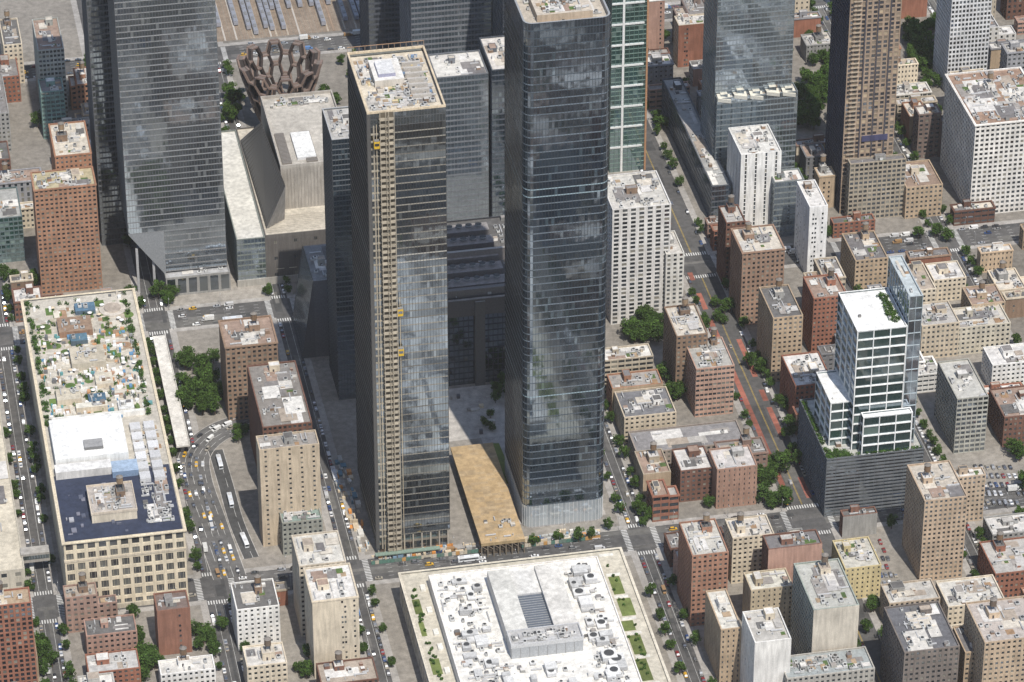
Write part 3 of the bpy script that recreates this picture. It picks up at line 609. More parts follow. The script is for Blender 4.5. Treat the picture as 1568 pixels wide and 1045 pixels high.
# arts / terrace building
mb,U,V,W,D,H=B('t',362,368,560,72,165,None,build=False)
shell(mb,0,0,W*.22,D,0,H,gt((.2,.22,.2),gl=GY),dens=.0,roof=(.66,.64,.58)); shell(mb,W*.22+.1,0,W,D,0,H+1,S((.13,.12,.11),bay=14,fl=14,pf=.85,sf=.8),dens=0,roof=(.57,.52,.43))
mb.box(-.6,-.6,-.1,W+.5,.1,5,WALL,(.4,.38,.34)); 
for i in range(6): mb.box(W*.3+i*8,-.16,H*.3,W*.3+i*8+5,-.03,H*.3+.4,METAL,(.5,.45,.35))
for i in range(40): mb.box(W*.22+i*W*.78/40,-.14,6,W*.22+i*W*.78/40+.3,-.02,H-1,METAL,(.1,.09,.085))
zt=H
a=L(408,350,H+1);b=L(368,215,H+1);c=L(437,285,H+30);d_=L(400,187,H+30)
mb.poly([(a[0],a[1],zt+1),(b[0],b[1],zt+1),(d_[0],d_[1],zt+30),(c[0],c[1],zt+30)],METAL,(.09,.086,.083))
for i in range(1,26):
    f=i/26; p=[a[q]*(1-f)+b[q]*f for q in(0,1)]; q_=[c[q]*(1-f)+d_[q]*f for q in(0,1)]; mb.beam((p[0],p[1],zt+1.1),(q_[0],q_[1],zt+30.1),.35,.3,METAL,(.065,.062,.06))
cw=c[0]; mb.box(cw,a[1]+22,zt,W-2,b[1],zt+30,WALL,(.36,.33,.29),ROOF,(.48,.45,.4))
for i in range(22): x=cw+i*(W-2-cw)/22; mb.box(x,a[1]+21.8,zt+1,x+.3,a[1]+21.98,zt+29,METAL,(.28,.26,.235))
mb.poly([(a[0],a[1],zt+1),(c[0],c[1],zt+30),(cw+.1,a[1]+22,zt),(cw,a[1]+10,zt)],WALL,(.28,.265,.245))
ring(mb,cw,a[1]+22,W-2,b[1],zt+30,zt+32,.8,WALL,(.4,.37,.33))
for i in range(24): mb.box(cw+2,a[1]+26+i*1.6,zt+30,cw+8,a[1]+26+i*1.6+.7,zt+31.5,METAL,(.22,.2,.18))
for i in range(24): mb.box(W*.62,a[1]+26+i*1.6,zt+30,W*.62+7,a[1]+26+i*1.6+.7,zt+31.5,METAL,(.22,.2,.18))
mb.box(cw+12,a[1]+30,zt+30,cw+24,a[1]+62,zt+32,METAL,(.6,.6,.6),ROOF,(.78,.78,.76)); clutter(mb,cw+3,b[1]-14,W-4,b[1]-2,zt+30,GREY,3,0,False)
for i in range(9): mb.box(W*.24,4+i*2.2,zt+1,W-3,4.15+i*2.2,zt+1.15,METAL,(.42,.37,.3))
mb.obj('arts_centre',U,V)
# honeycomb stair sculpture: open lattice of stair flights and landings
UV0=sUV(432,194); vs=MB(); NL=7; n=10
def vr(k): return 11+17*(k/NL)**.75
def node(k,a_,ro=0):
    r=vr(k)-ro; return Vector((r*math.cos(a_),r*math.sin(a_),50*k/NL+.6))
DA=2*math.pi/n
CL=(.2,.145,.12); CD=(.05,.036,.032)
for k in range(NL+1):
    for i in range(n):
        ac=DA*(i+.5*(k%2)); hw=DA*.17
        for ro in(0,4):
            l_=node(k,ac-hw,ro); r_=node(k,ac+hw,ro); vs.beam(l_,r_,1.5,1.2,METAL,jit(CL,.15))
            if k<NL:
                for sg in(-1,1):
                    st_=r_ if sg>0 else l_; ac2=ac+sg*DA/2; e_=node(k+1,ac2-sg*hw,ro)
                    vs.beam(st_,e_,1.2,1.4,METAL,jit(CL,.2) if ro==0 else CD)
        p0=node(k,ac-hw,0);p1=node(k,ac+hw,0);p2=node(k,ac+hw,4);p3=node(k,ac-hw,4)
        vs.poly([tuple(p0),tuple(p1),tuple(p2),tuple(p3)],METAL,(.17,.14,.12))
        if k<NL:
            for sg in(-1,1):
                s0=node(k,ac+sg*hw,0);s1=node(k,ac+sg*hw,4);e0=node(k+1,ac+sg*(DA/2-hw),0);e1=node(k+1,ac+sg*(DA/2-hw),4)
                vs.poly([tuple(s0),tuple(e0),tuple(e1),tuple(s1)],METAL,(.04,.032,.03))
vs.cyl(0,0,0,.6,12,12,24,PAVE,(.3,.28,.26)); vs.obj('honeycomb_staircase_sculpture',UV0[0],UV0[1])
RECTS.append((UV0[0]-28,UV0[1]-28,UV0[0]+28,UV0[1]+28))
# Post office annex (white roofs, foreground)
mb=MB(); U0,V0=-112,-480; W,D=125,230
shell(mb,0,0,W,D,0,20,S((.62,.57,.47),bay=6,fl=9,pf=.4,sf=.3,r=.5,cor=.9),dens=0,roof=(.56,.52,.43))
shell(mb,14,8,109,D-13,19,26,S((.76,.73,.69),bay=6,fl=6,pf=.9,sf=.6),dens=0,roof=(.79,.77,.72))
z=25.1
def LF(px,py,z): u,v=sUV(px,py,z); return u-U0,v-V0
p=LF(783,985,36); q=LF(892,968,36); x0,x1=p[0],q[0]; y0=p[1]; 
mb.box(x0,y0,z,x1,y0+13,z+8,METAL,(.36,.37,.38),ROOF,(.45,.45,.45)); ring(mb,x0-.2,y0-.2,x1+.2,y0+13.2,z+7,z+9.5,.6,METAL,(.5,.5,.5)); clutter(mb,x0+1,y0+1,x1-1,y0+12,z+8,GREY,6,0,False,False)
mb.box(x0,y0+14,z,x0+12,y0+70,z+8,METAL,(.42,.42,.42),ROOF,(.62,.61,.57)); mb.box(x1-13,y0+14,z,x1,y0+70,z+8,METAL,(.42,.42,.42),ROOF,(.64,.62,.58)); mb.box(x0+12.2,y0+14,z,x1-13.2,y0+48,z+5,METAL,(.2,.22,.25),METAL,(.11,.13,.16)); mb.box(x0+12.2,y0+48.2,z,x1-13.2,y0+70,z+6,METAL,(.5,.5,.5),ROOF,(.66,.65,.62))
for i in range(16): mb.box(x0+12.2,y0+14+i*2.1,z+5,x1-13.2,y0+14.2+i*2.1,z+5.3,METAL,(.36,.36,.36))
for i in range(8): mb.box(x0+i*(x1-x0)/8,y0-.15,z,x0+i*(x1-x0)/8+.25,y0-.02,z+7,METAL,(.25,.25,.25))
def yard(xa,ya,xb,yb,n,big=(3,9)):
    for _ in range(n):
        w=R.uniform(*big); d=R.uniform(*big); x=R.uniform(xa,max(xa+.1,xb-w)); y=R.uniform(ya,max(ya+.1,yb-d)); h=R.uniform(1.2,4)
        g_=R.uniform(.5,.78); mb.box(x,y,z+.4,x+w,y+d,z+h,METAL,(g_*.7,g_*.7,g_*.7),ROOF,(g_,g_,g_*.98)); mb.box(x+.3,y+.3,z,x+w-.3,y+d-.3,z+.4,METAL,(.15,.15,.15))
        if R.random()<.5: mb.cyl(x+w/2,y+d/2,z+h,z+h+.5,min(w,d)*.35,min(w,d)*.35,12,METAL,(.35,.35,.35),tc=(.06,.06,.06))
yard(18,60,x0-3,D-20,26); yard(x1+3,60,105,D-20,34); yard(18,20,105,y0-4,50,(2,7))
clutter(mb,16,y0-50,x0-2,D-16,z,WHITE,1.8,0,False,False); clutter(mb,x1+2,y0-50,106,D-16,z,WHITE,2,0,False,False); clutter(mb,18,12,105,y0-3,z,WHITE,1.2,0,False,False)
GR=(.16,.2,.06)
ya=40
while ya<D-20:
    l=R.uniform(8,22)
    if R.random()<.75: mb.box(111+R.uniform(0,2),ya,19.1,116+R.uniform(0,6),ya+l,19.3,PAVE,jit(GR,.25))
    if R.random()<.75: mb.box(2.5,ya+3,19.1,5+R.uniform(0,5),ya+l,19.32,PAVE,jit(GR,.25))
    mb.box(112,ya+l+.8,19.1,120,ya+l+3.2,19.25,ROOF,(.68,.66,.6)); mb.box(9,ya+2,19.1,11.8,ya+7,20.4,WALL,(.72,.7,.64))
    ya+=l+4.5
mb.obj('post_office_building',U0,V0); RECTS.append((U0,V0,U0+W,V0+D))
shrubs('roof_garden_planting',U0,V0,19.4,[(R.choice([R.uniform(112,118),R.uniform(3.5,6.5)]),R.uniform(30,D-14)) for _ in range(90)],.8)
# plywood covered construction box between towers + plaza
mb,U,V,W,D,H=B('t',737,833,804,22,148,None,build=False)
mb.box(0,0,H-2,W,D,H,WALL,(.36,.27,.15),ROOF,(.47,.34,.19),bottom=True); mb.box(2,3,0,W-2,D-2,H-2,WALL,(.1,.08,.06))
for i in range(8): mb.box(i*(W-.6)/7,.2,0,i*(W-.6)/7+.6,.8,H-2,METAL,(.2,.17,.13))
for i in range(7): mb.beam((i*W/7,.4,H-2),((i+1)*W/7,.4,H-5),.3,.3,METAL,(.25,.2,.15))
for i in range(int(D/2.5)):
    for j in range(int(W/5)):
        if R.random()<.35: mb.poly([(j*5+.1,i*2.5,H+.012),(j*5+4.9,i*2.5,H+.012),(j*5+4.9,i*2.5+2.3,H+.012),(j*5+.1,i*2.5+2.3,H+.012)],ROOF,jit((.44,.33,.2),.12))
clutter(mb,1,1,W-1,D*.25,H+.03,BROWN,1,0,False,False); mb.obj('construction_deck',U,V)
pz=MB(); sheet(pz,-72,-100,22,-45,.17,(.5,.47,.43)); sheet(pz,-38,-190,18,-100,.165,(.44,.41,.38))
for i in range(30):
    x=R.uniform(-60,15); y=R.uniform(-98,-50); pz.box(x,y,.17,x+R.uniform(.6,6),y+R.uniform(.6,3),R.uniform(.6,3),METAL,R.choice([(.5,.48,.44),(.3,.28,.25),(.12,.12,.13),(.6,.5,.35)]))
for i in range(6): pz.cyl(8,-62,.2+i*.25,.45+i*.25,9-i*1.1,9-i*1.1,24,PAVE,(.4,.38,.34))
pz.obj('plaza_paving',0,0)
lw=MB(); lw.poly([(*sUV(752,680),.5),(*sUV(764,680),.5),(*sUV(790,742),.5),(*sUV(775,742),.5)],PAVE,(.16,.21,.05)); lw.obj('lawn',0,0)
cs=MB()
for i in range(60):
    x=i*2.2; cs.box(x,0,.15,x+2.1,.12,2.6,METAL,R.choice([(.1,.2,.16),(.14,.2,.17),(.55,.5,.42),(.5,.45,.35),(.5,.28,.1)]))
for i in range(110):
    x=R.uniform(0,130); y=R.uniform(1,9); w=R.uniform(.6,4); c=R.choice([(.5,.42,.3),(.6,.5,.36),(.6,.25,.06),(.4,.4,.38),(.65,.63,.58),(.2,.3,.4)]); cs.box(x,y,.15,x+w,y+R.uniform(.5,2),R.uniform(.5,2.4),METAL,c)
cs.box(3,3,3.2,40,6,3.7,METAL,(.2,.27,.22),bottom=True)
for i in range(10): cs.box(3+i*4,3,.15,3.2+i*4,3.2,3.2,METAL,(.2,.2,.2)); cs.box(3+i*4,5.8,.15,3.2+i*4,6,3.2,METAL,(.2,.2,.2))
cs.obj('construction_fence',-122,-212.5)
cr=MB()
for i in range(70):
    x=R.uniform(0,9); y=R.uniform(0,90); w=R.uniform(.6,3.4); c=R.choice([(.5,.42,.3),(.6,.5,.36),(.65,.28,.07),(.4,.4,.38),(.65,.63,.58),(.1,.22,.3)]); cr.box(x,y,.15,x+w,y+R.uniform(.5,6),R.uniform(.5,2.8),METAL,c)
cr.obj('construction_materials',-130,-200); 
rp=MB(); a=sUV(227,516,7);b=sUV(270,684,7)
rp.box(0,0,6,8,abs(a[1]-b[1]),7,WALL,(.6,.58,.54),ROOF,(.7,.68,.64),bottom=True); 
for s_ in(0,7.6): rp.box(s_,0,7,s_+.4,abs(a[1]-b[1]),8.1,WALL,(.68,.66,.62))
for i in range(10): rp.box(3,4+i*11,0,5,5.5+i*11,6,WALL,(.4,.38,.35))
rp.obj('elevated_ramp',b[0],b[1]); RECTS.append((b[0],b[1],b[0]+8,a[1]))
# rail yard
ry=MB(); sheet(ry,-205,412,136,640,.17,(.28,.23,.18))
for i in range(84):
    u=-200+i*4
    for o in(-.75,.75): ry.box(u+o-.09,412,.17,u+o+.09,640,.35,METAL,(.33,.22,.15))
    if R.random()<.5: ry.box(u+1.3,412,.17,u+2.6,640,.5,WALL,R.choice([(.4,.34,.27),(.3,.22,.16),(.45,.41,.36)]))
ry.obj('rail_tracks',0,0)
tm=MB()
for k in range(7):
    y=k*26.5
    tm.box(-1.55,y,.9,1.55,y+25.6,3.6,METAL,(.3,.31,.35)); tm.box(-1.3,y+.1,3.6,1.3,y+25.5,4.05,METAL,(.25,.26,.29)); tm.box(-1.57,y+1.5,2.0,1.57,y+24,2.8,GLASS,(.02,.02,.02,.3)); tm.box(-1.2,y+2,.3,1.2,y+6,.9,METAL,(.05,.05,.05)); tm.box(-1.2,y+20,.3,1.2,y+24,.9,METAL,(.05,.05,.05))
    for q in(5,16): tm.box(-.9,y+q,4.05,.9,y+q+4,4.5,METAL,(.2,.2,.2))
tme=tm.mesh('commuter_train')
for i in range(84):
    if R.random()<.68:
        o=bpy.data.objects.new('commuter_train',tme); X,Y=fromUV(-200+i*4,R.choice([416,420,424,432,450])); o.location=(X,Y,.2); o.rotation_euler=(0,0,A); bpy.context.scene.collection.objects.link(o)
# ================= FILLER BLOCKS =================
EXCL=[(-205,-205,27,395),(-390,-205,-300,50),(-125,-490,25,-230),(-205,400,140,650),(-310,-205,-190,75)]
def pex(x0,y0,x1,y1):
    p=[sUV(x0,y0),sUV(x1,y0),sUV(x0,y1),sUV(x1,y1)]; EXCL.append((min(a[0] for a in p),min(a[1] for a in p),max(a[0] for a in p),max(a[1] for a in p)))
pex(1505,700,1568,770); pex(1330,830,1385,890); pex(935,500,1010,560); pex(1215,100,1280,190); pex(1420,520,1568,545); pex(1390,30,1440,110); pex(930,230,1005,330)
def hit(r,lst,m=.6):
    return any(r[0]<q[2]+m and r[2]>q[0]-m and r[1]<q[3]+m and r[3]>q[1]-m for q in lst)
COLS=[BRICK,DBRICK,OBRICK,TAN,CREAM,WHITE,GREY,BEIGE,BROWN,PINK,BRICK,TAN,CREAM,DBRICK,(.48,.46,.42),(.2,.15,.13),(.3,.2,.16),(.24,.24,.25)]
YARD=[]
for (u0,u1) in UB[1:-1]:
    for bi,(v0,v1) in enumerate(VB[:4]):
        if u1>480 or u0<-480: continue
        for side in(0,1):
            v=v0+4
            while v<v1-9:
                w=R.choice([7.5,8,9,12,14,16,20,24]); w=min(w,v1-4-v); mid=(u0+u1)/2; q=R.uniform(1,11)
                r=(u0+4,v,mid-q,v+w) if side==0 else (mid+q,v,u1-4,v+w)
                v+=w+.15
                if R.random()<.05: continue
                X,Y=fromUV((r[0]+r[2])/2,(r[1]+r[3])/2); sx,sy=sight(X,Y,0)
                if r[2]-r[0]<6 : continue
                if hit(r,EXCL): continue
                if hit(r,RECTS):
                    r=(r[0],r[1],(r[0]+r[2])/2,r[3]) if side==0 else ((r[0]+r[2])/2,r[1],r[2],r[3])
                    if hit(r,RECTS): continue
                if q>4: YARD.append((mid,v-w/2))
                H=R.choice([11,13,13,15,16,18,20,24]) 
                if R.random()<.07: H=R.uniform(28,48)
                if v1<-400 and R.random()<.2: H=R.uniform(30,60)
                if sy<250: H*=R.uniform(1,2)
                if w<8.5: H=min(H,15)
                inf=-80<sx<1650 and -60<sy<1150
                stl=R.random()
                if stl<.62: pf_,sf_=R.uniform(.42,.68),R.uniform(.4,.58)
                elif stl<.8: pf_,sf_=R.uniform(.5,.7),R.uniform(.12,.25)
                else: pf_,sf_=R.uniform(.1,.2),R.uniform(.4,.6)
                s=S(jit(R.choice(COLS),.28),bay=R.uniform(2.2,4.4) if inf else 5,fl=R.uniform(3.0,4.1) if inf else 6,pf=pf_,sf=sf_,cor=R.choice([0,.3,.5]) if inf else 0)
                m=MB(); sd='lr' if R.random()<.5 else 'lrf'
                if r[1]<v0+6: sd+='f'
                if r[3]>v1-12: sd+='b'
                Wr=r[2]-r[0]; blc=jit(R.choice([s['wall'],CREAM,BROWN,TAN,PINK,GREY,BRICK]),.15)
                if inf and w>11 and R.random()<.45:
                    k_=R.uniform(.5,.75)*Wr; H2=H-R.choice([3.2,6.4,0.8])
                    if side==0:
                        shell(m,0,0,k_,w,0,H,s,sides=sd,bl=blc,dens=2.3,tk=.35); shell(m,k_+.02,0,Wr,w*.6,0,max(6,H2),s,sides=sd,bl=blc,dens=2,tk=0,big=False)
                    else:
                        shell(m,Wr-k_,0,Wr,w,0,H,s,sides=sd,bl=blc,dens=2.3,tk=.35); shell(m,0,0,Wr-k_-.02,w*.6,0,max(6,H2),s,sides=sd,bl=blc,dens=2,tk=0,big=False)
                else: shell(m,0,0,Wr,w,0,H,s,sides=sd,bl=blc,dens=2.3 if inf else .0 if sy>1300 else .3,tk=.35)
                m.obj('rowhouse' if w<10 else 'low_rise_building',r[0],r[1]); RECTS.append(r)
# ================= TREES =================
def treemesh(seed,r=4.2,h=10):
    q=random.Random(seed); m=MB(); bc=(.12,.085,.06)
    m.cyl(0,0,0,h*.42,.32,.2,8,WALL,bc,cap=False)
    cl=[]
    for i in range(26):
        a=q.uniform(0,6.28); b=q.random()**.55*r*.85; z=h*.38+q.random()*h*.55; k=1-abs((z-h*.6)/(h*.5))**2*.55; cl.append((b*math.cos(a)*k,b*math.sin(a)*k,z,q.uniform(.9,1.7)*r/4.2,q.uniform(.6,1.6)))
    for c in cl[:9]: m.beam((0,0,h*q.uniform(.25,.42)),(c[0]*.9,c[1]*.9,c[2]),.14,.14,WALL,bc)
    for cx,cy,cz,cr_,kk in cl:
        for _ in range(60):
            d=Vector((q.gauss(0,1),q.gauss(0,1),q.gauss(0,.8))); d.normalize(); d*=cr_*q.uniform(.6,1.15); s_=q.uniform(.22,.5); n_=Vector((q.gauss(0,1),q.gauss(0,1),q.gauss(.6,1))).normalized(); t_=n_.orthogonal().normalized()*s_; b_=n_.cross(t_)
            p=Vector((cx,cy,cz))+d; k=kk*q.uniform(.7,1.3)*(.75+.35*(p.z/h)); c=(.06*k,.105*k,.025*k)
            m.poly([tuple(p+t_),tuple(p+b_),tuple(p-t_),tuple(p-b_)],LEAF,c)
    return m.mesh('street_tree')
TM=[treemesh(i,R.uniform(3.6,4.8),R.uniform(8.5,11.5)) for i in range(6)]
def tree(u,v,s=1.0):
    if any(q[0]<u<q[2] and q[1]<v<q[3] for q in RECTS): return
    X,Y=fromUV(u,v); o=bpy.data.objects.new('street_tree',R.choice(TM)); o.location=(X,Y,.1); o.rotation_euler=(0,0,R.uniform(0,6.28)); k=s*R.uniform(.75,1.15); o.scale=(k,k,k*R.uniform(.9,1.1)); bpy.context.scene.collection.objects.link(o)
for x0,y0,x1,y1,n,s in [(280,548,335,640,30,1.2),(192,440,266,472,16,1.2),(345,145,375,195,16,1),(485,150,520,172,8,.9),(945,500,1012,530,14,1.2),(1222,125,1278,200,34,1.15),(1000,150,1022,205,8,1),(30,1000,92,1050,10,1.2),(205,975,250,1045,12,1.1),(295,965,345,1000,8,1),(455,1005,478,1045,6,.9),(758,590,795,622,10,.8),(1160,700,1205,780,16,1.1),(968,780,1002,815,6,.8),(1388,150,1415,200,8,1),(1008,590,1045,625,6,1),(1140,560,1168,585,4,.9),(1390,40,1440,110,26,1.1),(128,90,190,260,30,.9),(1405,360,1455,375,4,.9),(740,640,760,680,5,.6),(520,90,560,130,5,.8),(10,430,60,450,8,.8),(1230,60,1280,120,14,1),(1405,460,1420,500,4,1),(1290,905,1340,1000,8,.9),(360,660,378,700,4,.8),(1410,100,1455,140,10,1),(1090,470,1120,500,5,.9),(1550,690,1568,800,6,1),(1200,600,1225,720,8,.9)]:
    for _ in range(n):
        u,v=sUV(R.uniform(x0,x1),R.uniform(y0,y1)); tree(u,v,s)
for px,py in [(855,828),(886,830),(931,812),(818,835),(1090,748),(905,825)]: tree(*sUV(px,py),.8)
for (u,v) in YARD:
    if R.random()<.65: tree(u+R.uniform(-2,2),v,R.uniform(.7,1.25))
for (sc,sw) in ST_[3:-2]:
    for (v0,v1) in VB[1:4]:
        for sg in(-1,1):
            v=v0+6
            while v<v1-5:
                if R.random()<(.5 if sc<140 else .72) and not(-205<sc<20 and -200<v<60): tree(sc+sg*(sw+1.6),v,.72)
                v+=R.uniform(8,14)
# ================= VEHICLES =================
def paintmat():
    m,nt,o=newmat('vehicle_paint'); b=N(nt,'ShaderNodeBsdfPrincipled'); oi=N(nt,'ShaderNodeObjectInfo'); nt.links.new(oi.outputs['Color'],b.inputs['Base Color']); b.inputs['Roughness'].default_value=.35; b.inputs['Coat Weight'].default_value=.5; nt.links.new(b.outputs[0],o.inputs[0]); return m
VM=[paintmat(),M_GLASS,M_METAL]; G_=(.015,.018,.02,.25); BKK=(.02,.02,.02)
def loft(m,secs,mats,cols):
    for i in range(len(secs)-1):
        a=secs[i];b=secs[i+1]; mt=mats[i]; c=cols[i]
        m.poly([(-a[1],a[0],a[3]),(a[1],a[0],a[3]),(b[1],b[0],b[3]),(-b[1],b[0],b[3])],mt[0],c[0])
        for s_ in(-1,1): m.poly([(s_*a[1],a[0],a[2]),(s_*a[1],a[0],a[3]),(s_*b[1],b[0],b[3]),(s_*b[1],b[0],b[2])],mt[1],c[1])
    for e in(secs[0],secs[-1]): m.poly([(-e[1],e[0],e[2]),(e[1],e[0],e[2]),(e[1],e[0],e[3]),(-e[1],e[0],e[3])],mats[0][1],cols[0][1])
def wheels(m,ys,hw,r=.34):
    for y in ys:
        for s_ in(-1,1):
            i=len(m.v); n=10
            for xx in(s_*hw,s_*(hw-.22)):
                for k in range(n): a=6.283*k/n; m.v.append((xx,y+r*math.cos(a),r+r*math.sin(a)))
            for k in range(n): j=(k+1)%n; m.f.append((i+k,i+j,i+n+j,i+n+k)); m.m.append(2); m.c.append(BKK)
            m.f.append(tuple(i+k for k in range(n))); m.m.append(2); m.c.append((.08,.08,.08))
def carmesh(L_=4.6,h=1.45,suv=0):
    m=MB(); hw=.92; a=-L_/2
    loft(m,[(a,.8,.35,.75),(a+.25,hw,.3,.88),(a+1.2,hw,.28,.95),(a+L_-.9,hw,.28,1.0),(a+L_-.1,hw-.02,.3,.95),(a+L_,.8,.38,.8)],[(0,0)]*5,[(BKK,BKK)]*5)
    e=.1 if suv else .75
    loft(m,[(a+1.15,.84,.93,.97),(a+1.9,.7,.93,h),(a+L_-e-.75,.7,.96,h),(a+L_-e,.8,.96,1.02)],[(1,1),(0,1),(1,1)],[(G_,G_)]*3)
    wheels(m,(a+.9,a+L_-.9),hw+.01)
    m.box(-.75,a-.02,.6,-.45,a+.03,.75,2,(.7,.7,.65)); m.box(.45,a-.02,.6,.75,a+.03,.75,2,(.7,.7,.65)); m.box(-.78,a+L_-.04,.7,-.5,a+L_+.02,.85,2,(.4,.02,.02)); m.box(.5,a+L_-.04,.7,.78,a+L_+.02,.85,2,(.4,.02,.02))
    return m.mesh('car',VM)
def vanmesh(L_=6,h=2.4,w=1.0):
    m=MB(); a=-L_/2
    loft(m,[(a,w-.15,.4,1.1),(a+.9,w,.35,1.25),(a+1.5,w-.02,.35,h-.1),(a+1.9,w-.04,.35,h),(a+L_,w-.04,.35,h)],[(0,0),(1,0),(0,0),(0,0)],[(G_,BKK)]*4)
    for s_ in(-1,1): m.poly([(s_*(w+.01),a+1.05,1.3),(s_*(w+.01),a+2.2,1.3),(s_*(w-.02),a+2.2,1.95),(s_*(w-.01),a+1.4,1.95)],1,G_)
    wheels(m,(a+1.1,a+L_-1.2),w+.02,.38); return m.mesh('delivery_van',VM)
def truckmesh():
    m=MB(); loft(m,[(-4,.9,.5,1.3),(-3.7,1.05,.45,1.6),(-3.1,1.05,.45,2.4),(-2,1.05,.45,2.45)],[(0,0),(1,0),(0,0)],[(G_,BKK)]*3)
    m.box(-1.2,-1.8,.9,1.2,4,3.5,2,(.7,.7,.68)); m.box(-1.0,-2,.5,1.0,4,.9,2,(.05,.05,.05)); m.box(-1.22,-1.7,3.5,1.22,3.9,3.56,2,(.6,.6,.58))
    for s_ in(-1,1): m.poly([(s_*1.06,-3.2,1.5),(s_*1.06,-2.3,1.5),(s_*1.06,-2.3,2.2),(s_*1.06,-3,2.2)],1,G_)
    wheels(m,(-3,2.6),1.1,.45); return m.mesh('box_truck',VM)
def busmesh():
    m=MB(); loft(m,[(-6.2,1.15,.4,2.7),(-6,1.27,.35,2.95),(-5,1.27,.35,3.1),(5.6,1.27,.35,3.1),(6.1,1.25,.35,2.9)],[(0,0)]*4,[(BKK,BKK)]*4)
    for s_ in(-1,1): m.box(min(s_*1.28,s_*1.26),-5.6,1.4,max(s_*1.28,s_*1.26),5.4,2.4,1,G_)
    m.box(-1.05,-6.24,1.3,1.05,-6.12,2.6,1,G_); m.box(-.8,-3,3.1,.8,-1,3.4,2,(.6,.6,.6)); m.box(-.8,2.5,3.1,.8,5,3.45,2,(.55,.55,.55)); wheels(m,(-3.9,3.2),1.3,.5); return m.mesh('city_bus',VM)
CM=[carmesh(),carmesh(4.8,1.75,1),carmesh(4.3,1.5)]; VN=vanmesh(); TK=truckmesh(); BS=busmesh()
PC=[(.55,.55,.55),(.68,.68,.68),(.03,.03,.035),(.04,.04,.045),(.12,.12,.13),(.3,.31,.33),(.2,.02,.02),(.03,.06,.16),(.72,.72,.71),(.08,.08,.08),(.2,.2,.2),(.3,.27,.22),(.05,.05,.055),(.1,.1,.11)]
def veh(u,v,ang,kind=None,z=.01,free=False):
    if not free and any(q[0]-.3<u<q[2]+.3 and q[1]-.3<v<q[3]+.3 for q in RECTS): return
    X,Y=fromUV(u,v); sx,sy=sight(X,Y,0)
    if not(-40<sx<1610 and -20<sy<1100): return
    k=kind or R.choices(['car','taxi','van','truck','bus'],[76,7,11,4,2])[0]
    me,nm={'car':(R.choice(CM),'car'),'taxi':(CM[1],'taxi_cab'),'van':(VN,'delivery_van'),'truck':(TK,'box_truck'),'bus':(BS,'city_bus')}[k]
    o=bpy.data.objects.new(nm,me); c=R.choice(PC)
    if k=='taxi': c=(.58,.34,.03)
    if k in('van','truck'): c=R.choice([(.72,.72,.71),(.7,.7,.68),(.5,.5,.5),(.3,.18,.08),(.1,.2,.4)])
    if k=='bus': c=R.choice([(.7,.72,.74),(.6,.63,.67)])
    o.color=(*c,1); o.location=(X,Y,z); o.rotation_euler=(0,0,A+ang+R.uniform(-.02,.02)); bpy.context.scene.collection.objects.link(o)
for (sc,sw) in ST_[2:-1]:
    for (v0,v1) in VB[1:4]:
        for o,p in((-sw+1.2,.72),(sw-1.2,.72),(R.choice([-1.2,1.2]),.2)):
            v=v0+8
            while v<v1-8:
                if R.random()<p*(.4 if sw>8 else 1): veh(sc+o,v,0 if o>0 else math.pi,'car' if R.random()<.8 else None)
                v+=6.4
for (ac,aw) in AV[1:4]:
    for o,p in((-9.2,.5),(-5.3,.2),(-1.7,.2),(1.7,.2),(5.3,.2),(9.2,.5)):
        u=-420
        while u<460:
            if R.random()<p and all(abs(u-s_)>w_+6 for s_,w_ in ST_): veh(u,ac+o,math.pi/2 if ac!=64 else -math.pi/2)
            u+=7.5
for off in(-6,-2.4,1.6,5.4):
    acc=0
    for i in range(len(dyer)-1):
        a,b=dyer[i],dyer[i+1]; l=math.hypot(b[0]-a[0],b[1]-a[1]); acc+=l
        if acc>8:
            acc=0; an=math.atan2(b[1]-a[1],b[0]-a[0])-math.pi/2
            if R.random()<.62: veh(a[0]+math.cos(an)*off,a[1]+math.sin(an)*off,an,R.choice(['car','car','car','car','van','taxi']),.17,True)
for i in range(4,len(dy2)-2,8):
    a,b=dy2[i],dy2[i+1]; veh(a[0],a[1],math.atan2(b[1]-a[1],b[0]-a[0])-math.pi/2,'bus',.18,True)
for i in range(9):
    for j in range(5):
        if R.random()<.85: u,v=sUV(1500+i*9,765); veh(u,v+j*9-4,0,'car',.16)
for i in range(7):
    for j in range(6):
        if R.random()<.7: u,v=sUV(1332+i*7.5,895); veh(u,v+j*8,0,'car',.16)
lm=MB(); lm.cyl(0,0,0,9,.12,.07,8,METAL,(.3,.3,.3)); lm.beam((0,0,8.8),(2.2,0,9.3),.1,.1,METAL,(.3,.3,.3)); lm.box(1.9,-.15,9.2,2.8,.15,9.4,METAL,(.5,.5,.48),bottom=True); lm.cyl(0,0,0,.5,.3,.25,8,METAL,(.2,.2,.2)); lme=lm.mesh('street_lamp')
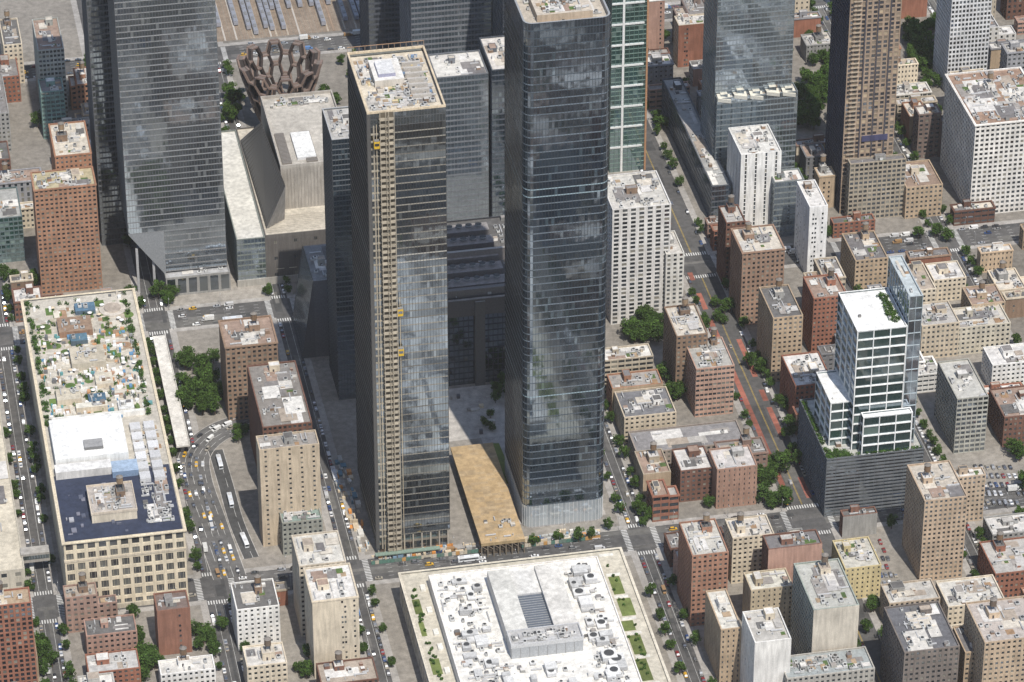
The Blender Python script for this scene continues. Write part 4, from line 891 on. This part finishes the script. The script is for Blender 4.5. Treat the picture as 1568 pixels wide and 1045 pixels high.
for (ac,aw) in AV[1:3]:
    for sg in(-1,1):
        for u in range(-330,340,32):
            if all(abs(u-s_)>w_+2 for s_,w_ in ST_):
                o=bpy.data.objects.new('street_lamp',lme); X,Y=fromUV(u,ac+sg*(aw+.8)); o.location=(X,Y,.15); o.rotation_euler=(0,0,A-sg*math.pi/2); bpy.context.scene.collection.objects.link(o)
# ================= LIGHT / CAMERA / HAZE =================
sc=bpy.context.scene
el=math.radians(57); az=math.radians(20)
sv=Vector((math.sin(az)*math.cos(el),-math.cos(az)*math.cos(el),math.sin(el)))
ld=bpy.data.lights.new('sun','SUN'); ld.energy=4.9; ld.angle=math.radians(.5); ld.color=(1,.945,.86)
lo=bpy.data.objects.new('sun',ld); lo.rotation_euler=sv.to_track_quat('Z','Y').to_euler(); sc.collection.objects.link(lo)
w=bpy.data.worlds.new('World'); sc.world=w; w.use_nodes=True; nt=w.node_tree
sk=nt.nodes.new('ShaderNodeTexSky'); sk.sky_type='NISHITA'; sk.sun_disc=False; sk.sun_elevation=el; sk.sun_rotation=math.atan2(sv.x,sv.y)
nt.links.new(sk.outputs[0],nt.nodes['Background'].inputs[0]); nt.nodes['Background'].inputs[1].default_value=.14
m,nt,o=newmat('haze'); vsn=N(nt,'ShaderNodeVolumeScatter'); vsn.inputs['Color'].default_value=(1,.98,.95,1); vsn.inputs['Density'].default_value=.00004; vsn.inputs['Anisotropy'].default_value=0.0
nt.links.new(vsn.outputs[0],o.inputs['Volume'])
hb=MB(); hb.box(-2500,-1500,-.5,2500,4000,520,0,(1,1,1),bottom=True); hb.obj('haze',0,0,mats=[m],rot=0)
sc.view_settings.view_transform='Standard'; sc.view_settings.look='None'; sc.view_settings.exposure=0
cd=bpy.data.cameras.new('camera'); cd.sensor_width=36; cd.lens=36*F/1568; cd.clip_start=5; cd.clip_end=30000
co=bpy.data.objects.new('camera',cd); co.location=(0,CY,CZ); co.rotation_euler=(math.pi/2-TH,0,0); sc.collection.objects.link(co); sc.camera=co
